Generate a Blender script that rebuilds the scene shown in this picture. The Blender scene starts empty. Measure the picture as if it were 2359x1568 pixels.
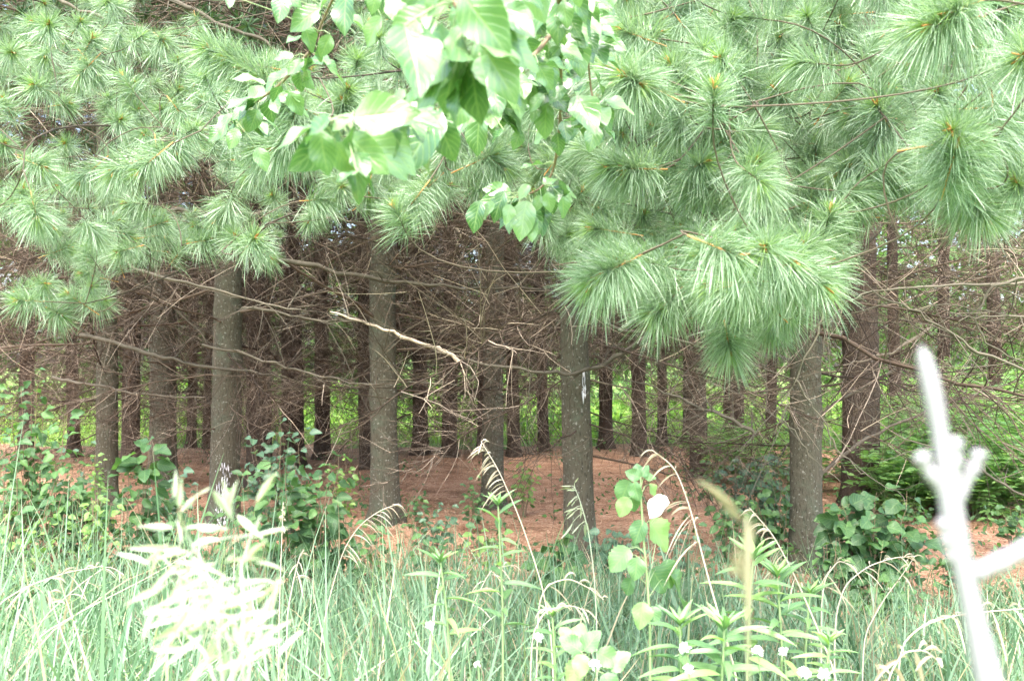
import bpy, math
import numpy as np
from mathutils import Vector

# ------------------------------------------------------------------ camera, sky, sun, exposure
sc = bpy.context.scene
COL = sc.collection
W, H = 2358.0, 1568.0            # pixel frame the photograph was measured in
LENS = 35.0
FPX = LENS / 36.0 * W
PITCH = math.radians(1.4)
CAM = np.array([0.0, 0.0, 1.6])
cd = bpy.data.cameras.new('camera'); cam = bpy.data.objects.new('camera', cd); COL.objects.link(cam)
cam.location = CAM; cam.rotation_euler = (math.radians(90) + PITCH, 0, 0)
cd.lens = LENS; cd.sensor_width = 36; cd.clip_start = 0.05; cd.clip_end = 2000
cd.dof.use_dof = True; cd.dof.focus_distance = 4.6; cd.dof.aperture_fstop = 9.0
sc.camera = cam
EL, AZ = math.radians(61), math.radians(-172)     # hazy sun high behind the camera
SUN = Vector((math.sin(AZ) * math.cos(EL), math.cos(AZ) * math.cos(EL), math.sin(EL)))
ld = bpy.data.lights.new('sun', 'SUN'); ld.energy = 1.15; ld.angle = math.radians(24); ld.color = (1, 0.985, 0.965)
sun = bpy.data.objects.new('sun', ld); COL.objects.link(sun)
sun.rotation_euler = (-SUN).to_track_quat('-Z', 'Y').to_euler()
world = bpy.data.worlds.new('World'); sc.world = world; world.use_nodes = True
wt = world.node_tree
sky = wt.nodes.new('ShaderNodeTexSky'); sky.sky_type = 'NISHITA'; sky.sun_disc = False
sky.sun_elevation = EL; sky.sun_rotation = AZ; sky.air_density = 1.0; sky.dust_density = 5.0; sky.ozone_density = 1.0
bg = wt.nodes['Background']; bg.inputs['Strength'].default_value = 0.15
wt.links.new(sky.outputs[0], bg.inputs[0])
sc.view_settings.view_transform = 'Standard'; sc.view_settings.look = 'None'
sc.view_settings.exposure = 3.0; sc.view_settings.gamma = 1.0
sc.cycles.max_bounces = 7; sc.cycles.diffuse_bounces = 4; sc.cycles.glossy_bounces = 2
sc.cycles.transmission_bounces = 4; sc.cycles.transparent_max_bounces = 4
sc.cycles.sample_clamp_indirect = 6.0

rng = np.random.default_rng(11)
UP = np.array([0.0, 0.0, 1.0])
CF = np.array([0, math.cos(PITCH), math.sin(PITCH)]); CU = np.array([0, -math.sin(PITCH), math.cos(PITCH)]); CR = np.array([1.0, 0, 0])

def at(px, py, d):
    """photo pixel and distance along the view -> a point in the world"""
    v = CF + CR * ((px - W / 2) / FPX) - CU * ((py - H / 2) / FPX)
    return CAM + v * (d / v[1])

def pix(p):
    q = np.asarray(p) - CAM
    f = q @ CF
    return W / 2 + FPX * (q @ CR) / f, H / 2 - FPX * (q @ CU) / f

def nrm(v):
    v = np.asarray(v, float)
    return v / np.maximum(np.linalg.norm(v, axis=-1, keepdims=True), 1e-9)

def sstep(a, b, x):
    t = np.clip((x - a) / (b - a), 0, 1); return t * t * (3 - 2 * t)

def gz(x, y):
    x = np.asarray(x, float); y = np.asarray(y, float)
    return 0.28 * (1 - sstep(2.2, 6.2, y)) + 0.03 * np.sin(x * 1.3 + y * .7) * np.sin(y * .9 - x * .4) * sstep(-30, 0, y)

# ------------------------------------------------------------------ mesh collector
class MB:
    def __init__(s): s.v = []; s.f = []; s.i = []; s.m = []; s.n = 0
    def add(s, v, f, info, mat=0):
        v = np.asarray(v, np.float32).reshape(-1, 3); f = np.asarray(f, np.int64).reshape(-1, 4)
        info = np.broadcast_to(np.asarray(info, np.float32), (len(v), 3))
        s.v.append(v); s.f.append(f + s.n); s.i.append(info); s.m.append(np.full(len(f), mat, np.int32)); s.n += len(v)
    def tube(s, pts, rad, sides=6, rnd=0.5, mat=0):
        pts = np.asarray(pts, float); n = len(pts); rad = np.broadcast_to(np.asarray(rad, float), (n,))
        t = nrm(np.gradient(pts, axis=0))
        ref = np.array([0.31, 0.17, 0.93]) if abs(t[:, 2]).mean() < .8 else np.array([0.9, .3, .1])
        a = nrm(np.cross(t, ref)); b = np.cross(t, a)
        th = np.arange(sides) * 2 * math.pi / sides
        ring = pts[:, None] + rad[:, None, None] * (np.cos(th)[None, :, None] * a[:, None] + np.sin(th)[None, :, None] * b[:, None])
        k = np.arange(n - 1)[:, None] * sides; j = np.arange(sides)[None]; j2 = (j + 1) % sides
        f = np.stack([k + j, k + j2, k + sides + j2, k + sides + j], -1).reshape(-1, 4)
        info = np.zeros((n, sides, 3)); info[..., 0] = rnd; info[..., 1] = j / sides; info[..., 2] = np.linspace(0, 1, n)[:, None]
        s.add(ring.reshape(-1, 3), f, info.reshape(-1, 3), mat)
    def strips(s, P, Wd, S, rnd, mat=0):
        """P (N,K,3) centre lines, Wd (N,K) widths, S (N,3) side vectors"""
        N, K, _ = P.shape
        off = S[:, None] * (Wd * .5)[..., None]
        v = np.stack([P - off, P + off], 2)
        k = (np.arange(N) * K * 2)[:, None] + (np.arange(K - 1) * 2)[None]
        f = np.stack([k, k + 1, k + 3, k + 2], -1)
        info = np.zeros((N, K, 2, 3)); info[..., 0] = np.asarray(rnd)[:, None, None]; info[:, :, 0, 1] = -1; info[:, :, 1, 1] = 1
        info[..., 2] = np.linspace(0, 1, K)[None, :, None]
        s.add(v.reshape(-1, 3), f.reshape(-1, 4), info.reshape(-1, 3), mat)
    def leaves(s, B, Y, Nn, L, rnd, tpl, mat=0):
        """B bases, Y directions, Nn normals, L lengths"""
        tv, tf, ti = tpl
        Y = nrm(Y); X = nrm(np.cross(Y, Nn)); Z = np.cross(X, Y)
        L = np.asarray(L, float)[:, None, None]
        v = B[:, None] + L * (tv[None, :, 0, None] * X[:, None] + tv[None, :, 1, None] * Y[:, None] + tv[None, :, 2, None] * Z[:, None])
        N, M = len(B), len(tv)
        f = tf[None] + (np.arange(N) * M)[:, None, None]
        info = np.zeros((N, M, 3)); info[..., 0] = np.asarray(rnd)[:, None]; info[..., 1] = ti[None, :, 0]; info[..., 2] = ti[None, :, 1]
        s.add(v.reshape(-1, 3), f.reshape(-1, 4), info.reshape(-1, 3), mat)
    def mesh(s, name, mats, smooth=True):
        V = np.concatenate(s.v); F = np.concatenate(s.f); I = np.concatenate(s.i); M = np.concatenate(s.m)
        me = bpy.data.meshes.new(name)
        me.vertices.add(len(V)); me.vertices.foreach_set('co', V.ravel())
        me.loops.add(F.size); me.loops.foreach_set('vertex_index', F.ravel().astype(np.int32))
        me.polygons.add(len(F)); me.polygons.foreach_set('loop_start', np.arange(0, F.size, 4, dtype=np.int32))
        me.polygons.foreach_set('material_index', M)
        me.polygons.foreach_set('use_smooth', np.full(len(F), smooth))
        a = me.attributes.new('info', 'FLOAT_VECTOR', 'POINT'); a.data.foreach_set('vector', I.ravel().astype(np.float32))
        me.update(calc_edges=True)
        for m in (mats if isinstance(mats, (list, tuple)) else [mats]): me.materials.append(m)
        return me
    def build(s, name, mats, parent=None, smooth=True):
        o = bpy.data.objects.new(name, s.mesh(name, mats, smooth)); COL.objects.link(o)
        if parent is not None: o.parent = parent
        return o

def leaf_template(outline, rows=8, fold=.18, curl=.25, wave=0.0, jag=0.0):
    """outline(v) -> half width; five columns across"""
    us = np.array([-1, -.5, 0, .5, 1.0]); vs = np.linspace(0, 1, rows + 1)
    V = []; I = []
    for r, v in enumerate(vs):
        w = outline(v) * (1 + (jag if r % 2 else -jag) * (0 < r < rows))
        for u in us:
            V.append((u * w, v - .0 * abs(u), abs(u) * w * fold * 2 - curl * v * v * .6 + wave * math.sin(v * 9 + u * 2) * abs(u) * w)); I.append((u, v))
    F = [(r * 5 + c, r * 5 + c + 1, (r + 1) * 5 + c + 1, (r + 1) * 5 + c) for r in range(rows) for c in range(4)]
    return np.array(V), np.array(F), np.array(I)

ovate = lambda v, w=.33: w * (math.sin(math.pi * min(1, v ** .75)) ** .75 if 0 < v < 1 else .001)
T_OVATE = leaf_template(lambda v: ovate(v, .31), 8, .16, .25, .25)
T_APPLE = leaf_template(lambda v: .32 * (math.sin(math.pi * v ** .80) ** .88 if 0 < v < 1 else .002), 16, .13, .30, .22, .02)
T_BROAD = leaf_template(lambda v: ovate(v, .40), 8, .12, .30, .25)
T_SERR = leaf_template(lambda v: ovate(v, .40), 16, .14, .25, .2, .07)
T_LANCE = leaf_template(lambda v: .085 * (math.sin(math.pi * min(1, v ** .7)) ** .8 if 0 < v < 1 else .003), 7, .3, .45)
T_SMALL = leaf_template(lambda v: ovate(v, .26), 3, .1, .2)
T_SPIKE = leaf_template(lambda v: .070 * (math.sin(math.pi * v ** .85) ** .9 if 0 < v < 1 else .01), 6, .5, .08)

# ------------------------------------------------------------------ materials
def mat_nodes(name):
    m = bpy.data.materials.new(name); m.use_nodes = True
    nt = m.node_tree; p = nt.nodes['Principled BSDF']
    return m, nt, p

def ramp(nt, stops):
    r = nt.nodes.new('ShaderNodeValToRGB'); e = r.color_ramp.elements
    while len(e) < len(stops): e.new(.5)
    for k, (pos, c) in enumerate(stops): e[k].position = pos; e[k].color = (*c, 1)
    return r

def info(nt):
    a = nt.nodes.new('ShaderNodeAttribute'); a.attribute_name = 'info'
    s = nt.nodes.new('ShaderNodeSeparateXYZ'); nt.links.new(a.outputs['Vector'], s.inputs[0]); return s

def foliage(name, stops, trans=.35, tcol=(1.25, 1.35, .6), rough=.45, spec=.5, veins=0.0, bend=None):
    m, nt, p = mat_nodes(name); L = nt.links
    s = info(nt); r = ramp(nt, stops); L.new(s.outputs[0], r.inputs[0]); col = r.outputs[0]
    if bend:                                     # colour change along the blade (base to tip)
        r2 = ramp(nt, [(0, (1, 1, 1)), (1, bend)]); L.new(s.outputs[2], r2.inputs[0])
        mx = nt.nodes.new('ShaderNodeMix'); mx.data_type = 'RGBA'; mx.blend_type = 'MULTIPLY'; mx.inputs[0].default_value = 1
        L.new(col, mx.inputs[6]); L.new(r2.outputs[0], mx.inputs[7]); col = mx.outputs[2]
    if veins:
        ab = nt.nodes.new('ShaderNodeMath'); ab.operation = 'ABSOLUTE'; L.new(s.outputs[1], ab.inputs[0])
        ma = nt.nodes.new('ShaderNodeMath'); ma.operation = 'MULTIPLY_ADD'; L.new(s.outputs[2], ma.inputs[0]); ma.inputs[1].default_value = 44
        mb = nt.nodes.new('ShaderNodeMath'); mb.operation = 'MULTIPLY'; L.new(ab.outputs[0], mb.inputs[0]); mb.inputs[1].default_value = -14
        L.new(mb.outputs[0], ma.inputs[2])
        sn = nt.nodes.new('ShaderNodeMath'); sn.operation = 'SINE'; L.new(ma.outputs[0], sn.inputs[0])
        mr = nt.nodes.new('ShaderNodeMapRange'); L.new(sn.outputs[0], mr.inputs[0]); mr.inputs[1].default_value = .75; mr.inputs[2].default_value = 1.0
        mid = nt.nodes.new('ShaderNodeMapRange'); L.new(ab.outputs[0], mid.inputs[0]); mid.inputs[1].default_value = .10; mid.inputs[2].default_value = .03
        mxm = nt.nodes.new('ShaderNodeMath'); mxm.operation = 'MAXIMUM'; L.new(mr.outputs[0], mxm.inputs[0]); L.new(mid.outputs[0], mxm.inputs[1])
        sc_ = nt.nodes.new('ShaderNodeMath'); sc_.operation = 'MULTIPLY'; L.new(mxm.outputs[0], sc_.inputs[0]); sc_.inputs[1].default_value = veins
        mx = nt.nodes.new('ShaderNodeMix'); mx.data_type = 'RGBA'; L.new(sc_.outputs[0], mx.inputs[0]); L.new(col, mx.inputs[6]); mx.inputs[7].default_value = (.30, .42, .16, 1); col = mx.outputs[2]
        bp = nt.nodes.new('ShaderNodeBump'); bp.inputs['Strength'].default_value = .35; bp.inputs['Distance'].default_value = .002; bp.invert = True
        L.new(mxm.outputs[0], bp.inputs['Height']); L.new(bp.outputs[0], p.inputs['Normal'])
    L.new(col, p.inputs['Base Color']); p.inputs['Roughness'].default_value = rough; p.inputs['Specular IOR Level'].default_value = spec
    t = nt.nodes.new('ShaderNodeBsdfTranslucent')
    mt = nt.nodes.new('ShaderNodeMix'); mt.data_type = 'RGBA'; mt.blend_type = 'MULTIPLY'; mt.inputs[0].default_value = 1; mt.clamp_result = False
    L.new(col, mt.inputs[6]); mt.inputs[7].default_value = (*tcol, 1); L.new(mt.outputs[2], t.inputs[0])
    mix = nt.nodes.new('ShaderNodeMixShader'); mix.inputs[0].default_value = trans
    L.new(p.outputs[0], mix.inputs[1]); L.new(t.outputs[0], mix.inputs[2]); L.new(mix.outputs[0], nt.nodes['Material Output'].inputs[0])
    return m

def bark(name, dark, light, lichen, lichen_amt, scale=(16, 16, 3.2), bump=.9):
    m, nt, p = mat_nodes(name); L = nt.links
    tc = nt.nodes.new('ShaderNodeTexCoord'); mp = nt.nodes.new('ShaderNodeMapping'); mp.inputs['Scale'].default_value = scale
    oi = nt.nodes.new('ShaderNodeObjectInfo'); ad = nt.nodes.new('ShaderNodeVectorMath'); ad.operation = 'ADD'
    L.new(tc.outputs['Object'], ad.inputs[0]); L.new(oi.outputs['Location'], ad.inputs[1]); L.new(ad.outputs[0], mp.inputs[0])
    n = nt.nodes.new('ShaderNodeTexNoise'); n.inputs['Scale'].default_value = 1.6; n.inputs['Detail'].default_value = 8; n.inputs['Roughness'].default_value = .65; L.new(mp.outputs[0], n.inputs[0])
    v = nt.nodes.new('ShaderNodeTexVoronoi'); v.feature = 'DISTANCE_TO_EDGE'; v.inputs['Scale'].default_value = 1.3; L.new(mp.outputs[0], v.inputs[0])
    vm = nt.nodes.new('ShaderNodeMapRange'); L.new(v.outputs['Distance'], vm.inputs[0]); vm.inputs[2].default_value = .3; vm.inputs[3].default_value = .55
    mu = nt.nodes.new('ShaderNodeMath'); mu.operation = 'MULTIPLY'; L.new(n.outputs[0], mu.inputs[0]); L.new(vm.outputs[0], mu.inputs[1])
    ad2 = nt.nodes.new('ShaderNodeMath'); ad2.operation = 'ADD'; L.new(mu.outputs[0], ad2.inputs[0]); L.new(n.outputs[0], ad2.inputs[1])
    r = ramp(nt, [(.3, dark), (.95, light)]); L.new(ad2.outputs[0], r.inputs[0])
    n2 = nt.nodes.new('ShaderNodeTexNoise'); n2.inputs['Scale'].default_value = 5; n2.inputs['Detail'].default_value = 6; n2.inputs['Roughness'].default_value = .7; L.new(ad.outputs[0], n2.inputs[0])
    r2 = nt.nodes.new('ShaderNodeMapRange'); L.new(n2.outputs[0], r2.inputs[0]); r2.inputs[1].default_value = .52; r2.inputs[2].default_value = .68; r2.inputs[4].default_value = lichen_amt
    mx = nt.nodes.new('ShaderNodeMix'); mx.data_type = 'RGBA'; L.new(r2.outputs[0], mx.inputs[0]); L.new(r.outputs[0], mx.inputs[6]); mx.inputs[7].default_value = (*lichen, 1)
    n3 = nt.nodes.new('ShaderNodeTexNoise'); n3.inputs['Scale'].default_value = 42; n3.inputs['Detail'].default_value = 2; L.new(ad.outputs[0], n3.inputs[0])
    r3 = nt.nodes.new('ShaderNodeMapRange'); L.new(n3.outputs[0], r3.inputs[0]); r3.inputs[1].default_value = .62; r3.inputs[2].default_value = .68; r3.inputs[4].default_value = lichen_amt
    mx2 = nt.nodes.new('ShaderNodeMix'); mx2.data_type = 'RGBA'; L.new(r3.outputs[0], mx2.inputs[0]); L.new(mx.outputs[2], mx2.inputs[6]); mx2.inputs[7].default_value = (.38, .38, .33, 1)
    L.new(mx2.outputs[2], p.inputs['Base Color']); p.inputs['Roughness'].default_value = .9; p.inputs['Specular IOR Level'].default_value = .2
    b = nt.nodes.new('ShaderNodeBump'); b.inputs['Strength'].default_value = bump; b.inputs['Distance'].default_value = .018
    L.new(ad2.outputs[0], b.inputs['Height']); L.new(b.outputs[0], p.inputs['Normal'])
    r.color_ramp.elements[0].position = .42; r.color_ramp.elements[1].position = .82
    return m

def woody(name, stops, obj_random=True, rough=.85):
    m, nt, p = mat_nodes(name); L = nt.links
    s = info(nt); tc = nt.nodes.new('ShaderNodeTexCoord')
    n = nt.nodes.new('ShaderNodeTexNoise'); n.inputs['Scale'].default_value = 9; n.inputs['Detail'].default_value = 4; L.new(tc.outputs['Object'], n.inputs[0])
    oi = nt.nodes.new('ShaderNodeObjectInfo')
    a = nt.nodes.new('ShaderNodeMath'); a.operation = 'MULTIPLY_ADD'; L.new(oi.outputs['Random'], a.inputs[0]); a.inputs[1].default_value = .35 if obj_random else 0; L.new(s.outputs[0], a.inputs[2])
    c = nt.nodes.new('ShaderNodeMath'); c.operation = 'MULTIPLY_ADD'; L.new(n.outputs[0], c.inputs[0]); c.inputs[1].default_value = .5; L.new(a.outputs[0], c.inputs[2])
    d = nt.nodes.new('ShaderNodeMath'); d.operation = 'SUBTRACT'; L.new(c.outputs[0], d.inputs[0]); d.inputs[1].default_value = .42 if obj_random else .25
    r = ramp(nt, stops); L.new(d.outputs[0], r.inputs[0]); L.new(r.outputs[0], p.inputs['Base Color'])
    p.inputs['Roughness'].default_value = rough; p.inputs['Specular IOR Level'].default_value = .25
    return m

M = {}
M['needle'] = foliage('pine_needles', [(0, (.095, .178, .081)), (.4, (.20, .30, .184)), (.82, (.335, .422, .32)), (.86, (.20, .33, .10)), (1, (.27, .40, .13))], .3, (1.2, 1.3, .7), .36, .6)
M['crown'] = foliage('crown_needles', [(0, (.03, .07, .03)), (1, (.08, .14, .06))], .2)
M['bud'] = woody('pine_bud', [(0, (.36, .18, .06)), (1, (.55, .31, .11))], False)
M['bough'] = woody('bough_bark', [(0, (.055, .045, .033)), (1, (.15, .12, .085))], False)
M['dead'] = woody('dead_wood', [(0, (.035, .025, .018)), (.35, (.078, .056, .040)), (.7, (.14, .108, .080)), (.93, (.25, .205, .16)), (1, (.42, .34, .26))])
M['limb'] = woody('dead_limb_bark', [(0, (.065, .058, .042)), (.6, (.12, .105, .08)), (.9, (.23, .19, .145)), (.98, (.42, .34, .26))], False)
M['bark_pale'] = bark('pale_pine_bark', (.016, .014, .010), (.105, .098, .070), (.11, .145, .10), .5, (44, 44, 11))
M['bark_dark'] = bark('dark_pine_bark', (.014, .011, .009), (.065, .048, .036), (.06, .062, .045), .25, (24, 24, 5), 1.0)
M['resin'] = woody('dried_resin', [(0, (.45, .46, .50)), (1, (.80, .80, .84))], False, .5)
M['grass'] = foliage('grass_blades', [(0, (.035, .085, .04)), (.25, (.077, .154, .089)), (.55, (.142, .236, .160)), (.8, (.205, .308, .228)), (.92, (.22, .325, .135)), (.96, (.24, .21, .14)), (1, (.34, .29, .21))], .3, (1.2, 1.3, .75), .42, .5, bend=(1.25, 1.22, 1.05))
M['meadow'] = foliage('meadow_blades', [(0, (.20, .34, .06)), (1, (.38, .52, .14))], .4)
M['under'] = foliage('undergrowth_leaves', [(0, (.12, .25, .05)), (.6, (.22, .38, .08)), (1, (.34, .50, .13))], .5)
M['woods'] = foliage('woodland_leaves', [(0, (.06, .14, .04)), (1, (.16, .28, .09))], .45)
M['shrub'] = foliage('shrub_leaves', [(0, (.035, .095, .035)), (.6, (.06, .145, .05)), (1, (.10, .21, .06))], .35, veins=.2, rough=.5)
M['shrub_bright'] = foliage('young_shrub_leaves', [(0, (.12, .24, .06)), (1, (.23, .37, .10))], .4, veins=.25)
M['shrub_blue'] = foliage('bluish_shrub_leaves', [(0, (.045, .10, .06)), (1, (.08, .16, .10))], .3, veins=.2)
M['fern'] = foliage('ferny_leaflets', [(0, (.10, .22, .07)), (.6, (.16, .31, .10)), (1, (.25, .41, .14))], .45)
M['apple'] = foliage('broad_tree_leaves', [(0, (.05, .13, .04)), (.5, (.095, .20, .07)), (1, (.175, .30, .125))], .26, (1.1, 1.25, .75), .27, .9, veins=.4)
M['weed'] = foliage('lance_leaves', [(0, (.09, .19, .085)), (.6, (.15, .28, .12)), (1, (.24, .38, .13))], .35, veins=.3)
M['stem'] = woody('green_stem', [(0, (.13, .21, .09)), (1, (.25, .33, .16))], False, .5)
M['twig'] = woody('brown_twig', [(0, (.13, .09, .06)), (1, (.25, .19, .12))], False)
M['straw'] = foliage('dry_straw', [(0, (.34, .28, .20)), (.6, (.50, .43, .34)), (1, (.66, .60, .52))], .25, (1.1, 1, .8), .5, .4)
M['straw2'] = foliage('dead_thatch', [(0, (.16, .125, .085)), (.6, (.30, .25, .18)), (1, (.44, .39, .31))], .2, (1.1, 1, .8), .5, .4)
M['spikelet'] = foliage('grass_spikelets', [(0, (.27, .29, .13)), (.4, (.42, .47, .34)), (1, (.56, .61, .54))], .4, (1.1, 1.1, .7), .45, .5)  # pale tone holds part of the near head's overexposed glare
M['tan'] = foliage('ripening_grass_head', [(0, (.17, .165, .09)), (1, (.33, .31, .21))], .3, (1.1, 1.1, .6), .5)
M['pale_stalk'] = woody('weathered_pale_stalk', [(0, (.12, .118, .128)), (.6, (.22, .216, .232)), (1, (.38, .375, .395))], False, .7)
M['petal'] = foliage('white_petals', [(0, (.70, .70, .74)), (1, (.82, .82, .82))], .3, (1, 1, 1), .5)
M['litter'] = foliage('fallen_needles', [(0, (.15, .075, .04)), (.5, (.38, .22, .13)), (1, (.60, .42, .28))], .1, (1, 1, 1), .6, .3)

def ground_mat(name, stops, s1, s2, bump):
    m, nt, p = mat_nodes(name); L = nt.links
    tc = nt.nodes.new('ShaderNodeTexCoord')
    n = nt.nodes.new('ShaderNodeTexNoise'); n.inputs['Scale'].default_value = s1; n.inputs['Detail'].default_value = 9; n.inputs['Roughness'].default_value = .7; L.new(tc.outputs['Object'], n.inputs[0])
    n2 = nt.nodes.new('ShaderNodeTexNoise'); n2.inputs['Scale'].default_value = s2; n2.inputs['Detail'].default_value = 5; L.new(tc.outputs['Object'], n2.inputs[0])
    a = nt.nodes.new('ShaderNodeMath'); a.operation = 'ADD'; L.new(n.outputs[0], a.inputs[0]); L.new(n2.outputs[0], a.inputs[1])
    h = nt.nodes.new('ShaderNodeMath'); h.operation = 'MULTIPLY_ADD'; L.new(a.outputs[0], h.inputs[0]); h.inputs[1].default_value = .62; h.inputs[2].default_value = -.12
    r = ramp(nt, stops); L.new(h.outputs[0], r.inputs[0]); L.new(r.outputs[0], p.inputs['Base Color']); p.inputs['Roughness'].default_value = .95; p.inputs['Specular IOR Level'].default_value = .1
    b = nt.nodes.new('ShaderNodeBump'); b.inputs['Strength'].default_value = bump; b.inputs['Distance'].default_value = .03; L.new(n2.outputs[0], b.inputs['Height']); L.new(b.outputs[0], p.inputs['Normal'])
    return m
M['turf'] = ground_mat('turf', [(.3, (.08, .13, .035)), (.55, (.15, .25, .06)), (.75, (.24, .34, .10))], 1.2, 18, .6)
M['floor'] = ground_mat('needle_floor', [(.36, (.13, .068, .04)), (.5, (.34, .195, .12)), (.64, (.50, .325, .22))], 2.0, 45, .8)

LABELS = {}
def thing(name, label, cat, loc=(0, 0, 0), group=None):
    o = bpy.data.objects.new(name, None); COL.objects.link(o); o.location = loc; o.empty_display_size = .1
    return tag(o, label, cat, group)
def tag(o, label, cat=None, group=None, kind=None):
    o['label'] = label
    if cat: o['category'] = cat
    if group: o['group'] = group
    if kind: o['kind'] = kind
    LABELS.setdefault(label, []).append(o.name)
    return o

# ------------------------------------------------------------------ ground
def sheet(name, xs, ys, dz, mat):
    X, Y = np.meshgrid(xs, ys); Z = gz(X, Y) + dz
    mb = MB(); nx = len(xs); k = (np.arange(len(ys) - 1) * nx)[:, None] + np.arange(nx - 1)[None]
    mb.add(np.stack([X, Y, Z], -1).reshape(-1, 3), np.stack([k, k + 1, k + nx + 1, k + nx], -1).reshape(-1, 4), (.5, 0, 0))
    o = mb.build(name, mat); o['kind'] = 'structure'; return o
gx = np.concatenate([[-600, -200, -80, -40], np.arange(-24, 24.1, .4), [40, 80, 200, 600]])
gy = np.concatenate([[-300, -80, -20, -8], np.arange(-3, 40.1, .4), [48, 60, 100, 250, 700]])
g = sheet('ground', gx, gy, 0.0, M['turf']); tag(g, 'green turf running under grass verge and far meadow', kind='structure')
# pine-needle floor between the trunks: same grid as the turf, 12 mm above it, with an uneven edge
def floor_sheet():
    xs = gx[(gx > -25) & (gx < 25)]; ys = np.arange(5.0, 20.7, .4); ys = gy[(gy > 4.9) & (gy < 20.8)]
    X, Y = np.meshgrid(xs, ys); Z = gz(X, Y) + .012; nx = len(xs)
    k = (np.arange(len(ys) - 1) * nx)[:, None] + np.arange(nx - 1)[None]
    cx = .5 * (X[:-1, :-1] + X[1:, 1:]); cy = .5 * (Y[:-1, :-1] + Y[1:, 1:])
    ok = (cy > 5.7 + .35 * np.sin(cx * 1.7) + .2 * np.sin(cx * 4.1)) & (cy < 19.3 + .5 * np.sin(cx * 1.1) + .4 * np.sin(cx * 2.9))
    mb = MB(); mb.add(np.stack([X, Y, Z], -1).reshape(-1, 3), np.stack([k, k + 1, k + nx + 1, k + nx], -1)[ok], (.5, 0, 0))
    o = mb.build('forest_floor', M['floor']); o['kind'] = 'structure'; o['label'] = 'rust brown pine needle floor between the trunks'
floor_sheet()

# fallen needles lying over that floor
def litter():
    N = 52000; y = 6.3 + (19.3 - 6.3) * rng.random(N) ** 1.5; x = (rng.random(N) * 2 - 1) * (.56 * y + .5)
    a = rng.random(N) * 2 * math.pi; L = .06 + .07 * rng.random(N)
    d = np.stack([np.cos(a), np.sin(a), .25 * (rng.random(N) - .35)], -1)
    t = np.linspace(0, 1, 3)
    P = np.stack([x, y, gz(x, y) + .02], -1)[:, None] + d[:, None] * (L[:, None] * t)[..., None]
    P[..., 2] += (.012 * rng.random(N))[:, None] * 4 * (t * (1 - t))[None]
    mb = MB(); mb.strips(P, np.broadcast_to(.0045, (N, 3)), nrm(np.cross(d, UP + .3 * rng.normal(size=(N, 3)))), rng.random(N))
    tag(mb.build('fallen_needles', M['litter']), 'rusty fallen pine needles strewn over the forest floor', kind='stuff')
litter()

# ------------------------------------------------------------------ dead branch library
def curve(p0, d, L, n, bend, wob=.02):
    t = np.linspace(0, 1, n)[:, None]
    w = rng.normal(size=(n, 3)) * wob * L * (t > 0); w = np.cumsum(w, 0) * .5
    return p0 + d * L * t + bend * L * t * t + w

def dead_branch_mesh(k):
    mb = MB(); L = 1.5 + 1.5 * rng.random()
    ax = curve(np.zeros(3), nrm([1, 0, rng.normal() * .12]), L, 9, np.array([0, rng.normal() * .12, -.14 + .2 * rng.random()]), .025)
    r0 = .010 + .006 * rng.random()
    mb.tube(ax, np.linspace(r0, .0035, 9), 5, rng.random() * .6)
    nt = int(20 + L * 13)
    for i in range(nt):
        s = .12 + .85 * rng.random(); j = s * 8; b = ax[int(j)] + (ax[min(8, int(j) + 1)] - ax[int(j)]) * (j - int(j))
        ph = rng.random() * 2 * math.pi; th = math.radians(35 + 40 * rng.random())
        d = nrm([math.cos(th), math.sin(th) * math.cos(ph), math.sin(th) * math.sin(ph) * .75])
        l = (.35 + .75 * rng.random()) * (1.15 - .6 * s)
        tw = curve(b, d, l, 6, nrm(rng.normal(size=3)) * .25 + np.array([.12, 0, .08]), .03)
        rr = .0035 + .0015 * rng.random()
        mb.tube(tw, np.linspace(rr, .0016, 6), 3, rng.random() ** 1.3)
        for q in range(rng.integers(2, 6)):
            m_ = rng.integers(1, 5); d2 = nrm(d + rng.normal(size=3) * .7)
            mb.tube(curve(tw[m_], d2, l * (.25 + .35 * rng.random()), 4, rng.normal(size=3) * .2, .03), np.linspace(.0023, .0013, 4), 3, rng.random() ** 1.3)
    return mb.mesh('dead_branch', M['dead'])
DEAD = [dead_branch_mesh(k) for k in range(14)]

# ------------------------------------------------------------------ pines
def trunk_mb(r, h, seed, knots=True):
    g_ = np.random.default_rng(seed); n = int(h / .12); sides = 22
    z = np.linspace(-.08, h, n); th = np.arange(sides) * 2 * math.pi / sides
    R = r * (1 - .62 * np.clip(z, 0, h) / h) + .32 * r * np.exp(-np.clip(z, 0, 9) / .16)
    R = np.broadcast_to(R[:, None], (n, sides)).copy()
    root = 1 + .25 * np.exp(-np.clip(z, 0, 9) / .12)[:, None] * np.sin(th * 4 + g_.random() * 6)[None]
    R *= root * (1 + .02 * np.sin(th * 3 + g_.random() * 6)[None] + .02 * g_.normal(size=(n, sides)))
    if knots:
        zz = .9 + .5 * g_.random()
        while zz < h:
            R *= (1 + .10 * np.exp(-((z - zz) / .07) ** 2))[:, None]; zz += .45 + .25 * g_.random()
    lean = g_.normal(size=2) * .012
    cx = lean[0] * z + .012 * np.sin(z * 1.1 + g_.random() * 6); cy = lean[1] * z
    V = np.stack([cx[:, None] + R * np.cos(th), cy[:, None] + R * np.sin(th), np.broadcast_to(z[:, None], R.shape)], -1)
    k = np.arange(n - 1)[:, None] * sides; j = np.arange(sides)[None]; j2 = (j + 1) % sides
    mb = MB(); mb.add(V.reshape(-1, 3), np.stack([k + j, k + j2, k + sides + j2, k + sides + j], -1).reshape(-1, 4), (.5, 0, 0)); return mb

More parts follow.
